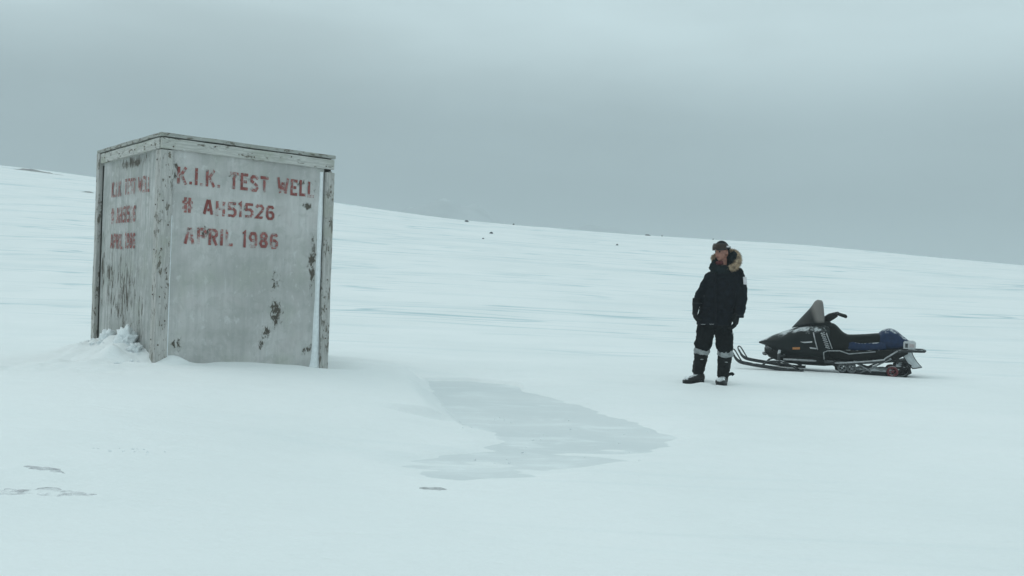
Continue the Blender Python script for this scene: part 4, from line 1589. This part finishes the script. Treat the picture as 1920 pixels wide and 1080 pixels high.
# cap
nu, v, f = 36, [], []
for j in range(11):
    ph = R(2) + (R(90) - R(2)) * j / 10
    for k in range(nu):
        a = 2 * math.pi * k / nu
        rx_, ry_ = .086 * math.cos(ph), .106 * math.cos(ph)
        rib = 1 + .010 * math.sin(a * 18)
        dip = -.030 * max(0, -math.cos(a)) * (1 - j / 10) + .014 * max(0, math.cos(a)) * (1 - j / 10)
        v.append(hl(rx_ * math.sin(a) * rib, ry_ * math.cos(a) * rib - .004, .042 + .112 * math.sin(ph) * .98 - .01 + dip))
for j in range(10):
    for k in range(nu):
        k2 = (k + 1) % nu
        f.append((j * nu + k, j * nu + k2, (j + 1) * nu + k2, (j + 1) * nu + k))
capo = link('cap', fixnormals(pydata(v, f)), M['cap_cloth'], person, smooth=True)
so = capo.modifiers.new('thickness', 'SOLIDIFY')
so.thickness = .007
fl_ = []
for s in (-1, 1):
    link('ear_flap', fixnormals(pydata(*ball_data(hl(s * .080, -.030, .010), (.014, .030, .038), 12, 8))), M['cap_cloth'], capo, smooth=True)
# goggles pushed up on the forehead
v, f = [], []
for j in range(9):
    b_ = (j / 8) * 2 - 1
    for k in range(21):
        a = R(-74 + 7.4 * k)
        w_ = math.sqrt(max(0, 1 - (abs(b_) ** 3)))
        nose = .014 * math.exp(-(a / .22) ** 2) * (b_ < -.2)
        r0 = 1.0 + .16 * w_
        v.append(hl(.092 * math.sin(a) * r0, .108 * math.cos(a) * r0 + .004 - .010 * b_,   .066 + .041 * b_ + nose))
for j in range(8):
    for k in range(20):
        f.append((j * 21 + k, j * 21 + k + 1, (j + 1) * 21 + k + 1, (j + 1) * 21 + k))
gog = link('goggles', fixnormals(pydata(v, f)), M['goggle_lens'], person, smooth=True)
so = gog.modifiers.new('thickness', 'SOLIDIFY')
so.thickness = .006
rim = []
for k in range(21):
    a = R(-74 + 7.4 * k)
    rim.append(hl(.094 * math.sin(a) * 1.02, .110 * math.cos(a) * 1.02 - .008, .101))
for k in range(20, -1, -1):
    a = R(-74 + 7.4 * k)
    rim.append(hl(.094 * math.sin(a) * 1.02, .110 * math.cos(a) * 1.02 + .014, .027 + .014 * math.exp(-(a / .22) ** 2)))
rim.append(rim[0])
link('goggle_frame', tube(rim, .0075, 8), M['goggle_frame'], gog, smooth=True)
strap = [hl(.094 * math.sin(R(a)), .114 * math.cos(R(a)) - .002, .060 - .008 * math.sin(R(a) / 2)) for a in range(66, 296, 10)]
link('goggle_strap', tube(strap, [(.004, .017)] * len(strap), 8), M['goggle_frame'], gog, smooth=True)
lab = [hl(.100 * math.sin(R(a)), .120 * math.cos(R(a)) - .002, .066) for a in range(74, 106, 6)]
link('strap_label', tube(lab, [(.004, .010)] * len(lab), 8), M['white'], gog)
# trousers
fr_r = smooth_path([HIP_R, pp(1321, 635, .02), pp(1317.5, 651, .035), pp(1317, 660, .03)], 3)
fr_l = smooth_path([HIP_L, pp(1357, 635, .03), pp(1358.5, 653, .05), pp(1359.5, 664, .045)], 3)
rt = [.112, .110, .107, .104, .104, .106, .105, .098, .088, .083]
tro = remesh(merge(rings_data([ring(1340, 598, .19, .14), ring(1339, 612, .195, .145), ring(1339, 620, .16, .12)], 22),
                   tube_data(fr_r, rt, 14), tube_data(fr_l, rt, 14)), .011, 3, .5, fold(8, 13, .014, 11))
trz = link('trousers', tro, M['trouser'], person, smooth=True)
link('thigh_patch', remesh(ball_data(pp(1371, 632, .03), (.016, .045, .062), 14, 10), .008, 2), M['band'], trz, smooth=True)
# gaiters with pale top band
for (kp, ap, sd_) in ((pp(1316.5, 656, .03), pp(1308, 703, .0), 13), (pp(1359.5, 659, .045), pp(1354.5, 709, .02), 17)):
    K, A = Vector(kp), Vector(ap)
    ga = remesh(tube_data([K.lerp(A, t_) for t_ in (.12, .22, .4, .6, .8, 1)], [.086, .086, .084, .080, .075, .072], 16), .010, 2, .5, fold(9, 12, .010, sd_))
    g_o = link('gaiter', ga, M['gaiter'], person, smooth=True)
    bd = remesh(tube_data([K.lerp(A, t_) for t_ in (-.06, 0, .10, .18, .22)], [.080, .090, .097, .094, .084], 18), .008, 2, .5, fold(14, 30, .012, sd_ + 2))
    link('top_band', bd, M['band'], g_o, smooth=True)
    link('buckle', fixnormals(pydata(*ball_data(K.lerp(A, .42) + Vector((.02, -.083, 0)), (.022, .006, .006), 8, 6))), M['band'], g_o)
link('loose_strap', tube(smooth_path([pp(1360, 703, .08), pp(1366, 703.5, .05), pp(1371, 702, .04), pp(1374, 705, .03)], 3), [(.006, .020)] * 10, 8), M['gaiter'], person, smooth=True)


# boots
def boot(heel, toe, ank, seed):
    Hh, To, An = Vector(heel), Vector(toe), Vector(ank)
    d = (To - Hh)
    L = d.length
    d.normalize()
    sd_ = Vector((-d.y, d.x, 0))
    n_, v, f = 22, [], []
    secs = [(0, .034, .085), (.06, .042, .105), (.25, .043, .115), (.42, .046, .095), (.6, .052, .076), (.78, .053, .064), (.92, .045, .054), (1.0, .024, .036)]
    for (t_, hw, hh) in secs:
        c = Hh + d * (t_ * L)
        for k in range(n_):
            a = 2 * math.pi * k / n_
            ca, sa = math.cos(a), math.sin(a)
            v.append(c + sd_ * (hw * math.copysign(abs(ca) ** .7, ca)) + Vector((0, 0, hh / 2 + .012 + hh / 2 * math.copysign(abs(sa) ** .75, sa))))
    for i in range(len(secs) - 1):
        for k in range(n_):
            k2 = (k + 1) % n_
            f.append((i * n_ + k, i * n_ + k2, (i + 1) * n_ + k2, (i + 1) * n_ + k))
    f += [tuple(range(n_))[::-1], tuple(range((len(secs) - 1) * n_, len(secs) * n_))]
    up = tube_data([Hh + d * (.3 * L) + Vector((0, 0, .06)), An, An + Vector((0, 0, .05))], [.058, .060, .062], 16)
    b_ = link('boot', remesh(merge((v, f), up), .007, 2, .5, fold(20, 20, .005, seed)), M['boot'], person, smooth=True)
    sv, sf = [], []
    m_ = 24
    for lay, (zz, ex) in enumerate(((-.012, .004), (.020, .007), (.024, .003))):
        for k in range(m_):
            a = 2 * math.pi * k / m_
            t_ = .5 + .5 * math.cos(a)
            hw = float(np.interp(t_, [q[0] for q in secs], [q[1] for q in secs])) + ex
            c = Hh + d * (-.006 + t_ * (L + .012))
            sv.append(c + sd_ * (hw * math.copysign(abs(math.sin(a)) ** .6, math.sin(a))) + Vector((0, 0, zz)))
    for lay in range(2):
        for k in range(m_):
            k2 = (k + 1) % m_
            sf.append((lay * m_ + k, lay * m_ + k2, (lay + 1) * m_ + k2, (lay + 1) * m_ + k))
    sf += [tuple(range(m_))[::-1], tuple(range(2 * m_, 3 * m_))]
    link('sole', fixnormals(pydata(sv, sf)), M['blackplastic'], b_)
    sn = link('snow_on_toe', remesh(ball_data(Hh + d * (.74 * L) + Vector((0, 0, .064)), (.050, .036, .016), 14, 9), .006, 2, .5, fold(25, 25, .012, seed + 3)), M['snowpack'], b_, smooth=True)
    return b_


gz0 = person.location.z
def gp(px, py, v):
    """foot point set on the actual ground"""
    q = Vector(pp(px, py, v))
    wq = Matrix.Translation(person.location) @ Matrix.Rotation(person.rotation_euler.z, 4, 'Z') @ q
    q.z = hz(wq.x, wq.y) - gz0 + .002
    return q


boot(gp(1319, 716, -.01), gp(1281, 719, .10), AN_R, 3)
boot(gp(1359, 718, -.04), gp(1346, 724, .22), AN_L, 6)


# gloves: palm, four fingers and a thumb each, relaxed curl
def glove(wrist, dirv, palm_n, thumb_side, pad):
    W, D, N_ = Vector(wrist), Vector(dirv).normalized(), Vector(palm_n)
    N_ = (N_ - D * N_.dot(D)).normalized()
    S = D.cross(N_).normalized()
    parts = [tube_data([W - D * .05, W, W + D * .045, W + D * .09], [(.040, .040), (.036, .036), (.048, .028), (.046, .024)], 14)]
    # orient the flat palm: tube frames are arbitrary, so add knuckle balls spread along S
    for i, o_ in enumerate((-.032, -.011, .011, .032)):
        base = W + D * .082 + S * o_
        parts.append(ball_data(base, .019, 10, 7))
        L = (.070, .082, .078, .060)[i]
        p1 = base + D * L * .45 + N_ * .008
        p2 = p1 + D * L * .28 + N_ * .022
        p3 = p2 + D * L * .05 + N_ * .028
        parts.append(tube_data([base, p1, p2, p3], [.0135, .0128, .0118, .010], 8))
    tb = W + D * .025 + S * (.030 * thumb_side)
    parts.append(tube_data([tb, tb + D * .035 + S * (.022 * thumb_side) + N_ * .008, tb + D * .066 + S * (.020 * thumb_side) + N_ * .024], [.018, .015, .011], 8))
    gv, gf = merge(*parts)
    gv = [W + (Vector(q) - W) * pad for q in gv]          # padded
    return link('glove', remesh((gv, gf), .0055, 2, .4), M['glove'], person, smooth=True)


gl = glove(pp(1305.5, 573, .085), Vector(pp(1303, 591, .10)) - Vector(pp(1305.5, 573, .085)), (1, .25, 0), -1, 1.42)
glove(pp(1380, 589, .03), Vector(pp(1378, 607, .06)) - Vector(pp(1380, 589, .03)), (-1, .2, 0), -1, 1.45)
for (c_, r_) in ((slv_r[-1], .058), (slv_l[-1], .073)):
    d = Vector((0, 0, 1))
    link('cuff', tube([Vector(c_) + d * .012, Vector(c_), Vector(c_) - d * .014], [r_, r_ + .004, r_ - .004], 16), M['parka'], jacket, smooth=True)
    cs = Vector(c_) + d * .02
    link('cuff_piping', tube([cs + Vector((math.cos(R(a)) * (r_ + .005), math.sin(R(a)) * (r_ + .005), 0)) for a in range(180, 361, 15)], .0025, 6), M['dsteel'], jacket)

# ------------------------------------------------------------------ rocks showing through the snow
def rock(x, y, sx, sz, label, seed):
    bm = bmesh.new()
    bmesh.ops.create_icosphere(bm, subdivisions=3, radius=1)
    for vt in bm.verts:
        n_ = vt.co.normalized()
        k = 1 + .4 * mnoise.fractal(n_ * 1.3 + Vector((seed * 3.3, 0, seed)), 1, 2, 4)
        vt.co = Vector((n_.x * sx * k, n_.y * sx * .7 * k, n_.z * sz * k))
    m_ = bpy.data.meshes.new('mesh')
    bm.to_mesh(m_)
    bm.free()
    o = link('rock', m_, M['rock'], loc=(x, y, hz(x, y) + sz * .25), rot=(0, 0, seed))
    tag(o, label, 'rock', 'dark rocks showing through the snow near the ridge')


ROCKS = [(-3.98, 75.8, .20, .10, 'largest and widest dark rock just below the ridge, left of the others'),
         (-.06, 83.1, .09, .10, 'small dark rock on the ridge line, right of the widest rock'),
         (-1.49, 59.7, .11, .08, 'small dark rock on a bluish streak below the widest rock'),
         (-1.83, 54.4, .06, .05, 'tiny rock on the slope, lowest of the rocks near the widest one'),
         (6.53, 57.2, .11, .06, 'lone dark rock on the open slope left of the person'),
         (11.6, 78.6, .22, .07, 'flat dark rock on the ridge line left of the person'),
         (12.9, 79.0, .06, .10, 'tiny upright rock on the ridge, nearest the flat rock'),
         (17.7, 80.5, .08, .07, 'small rock on the ridge line right above the cap of the person')]
#ROCKS-END
for i, (x, y, sx, sz, l) in enumerate(ROCKS):
    rock(x, y, sx, sz, l, i + 1)
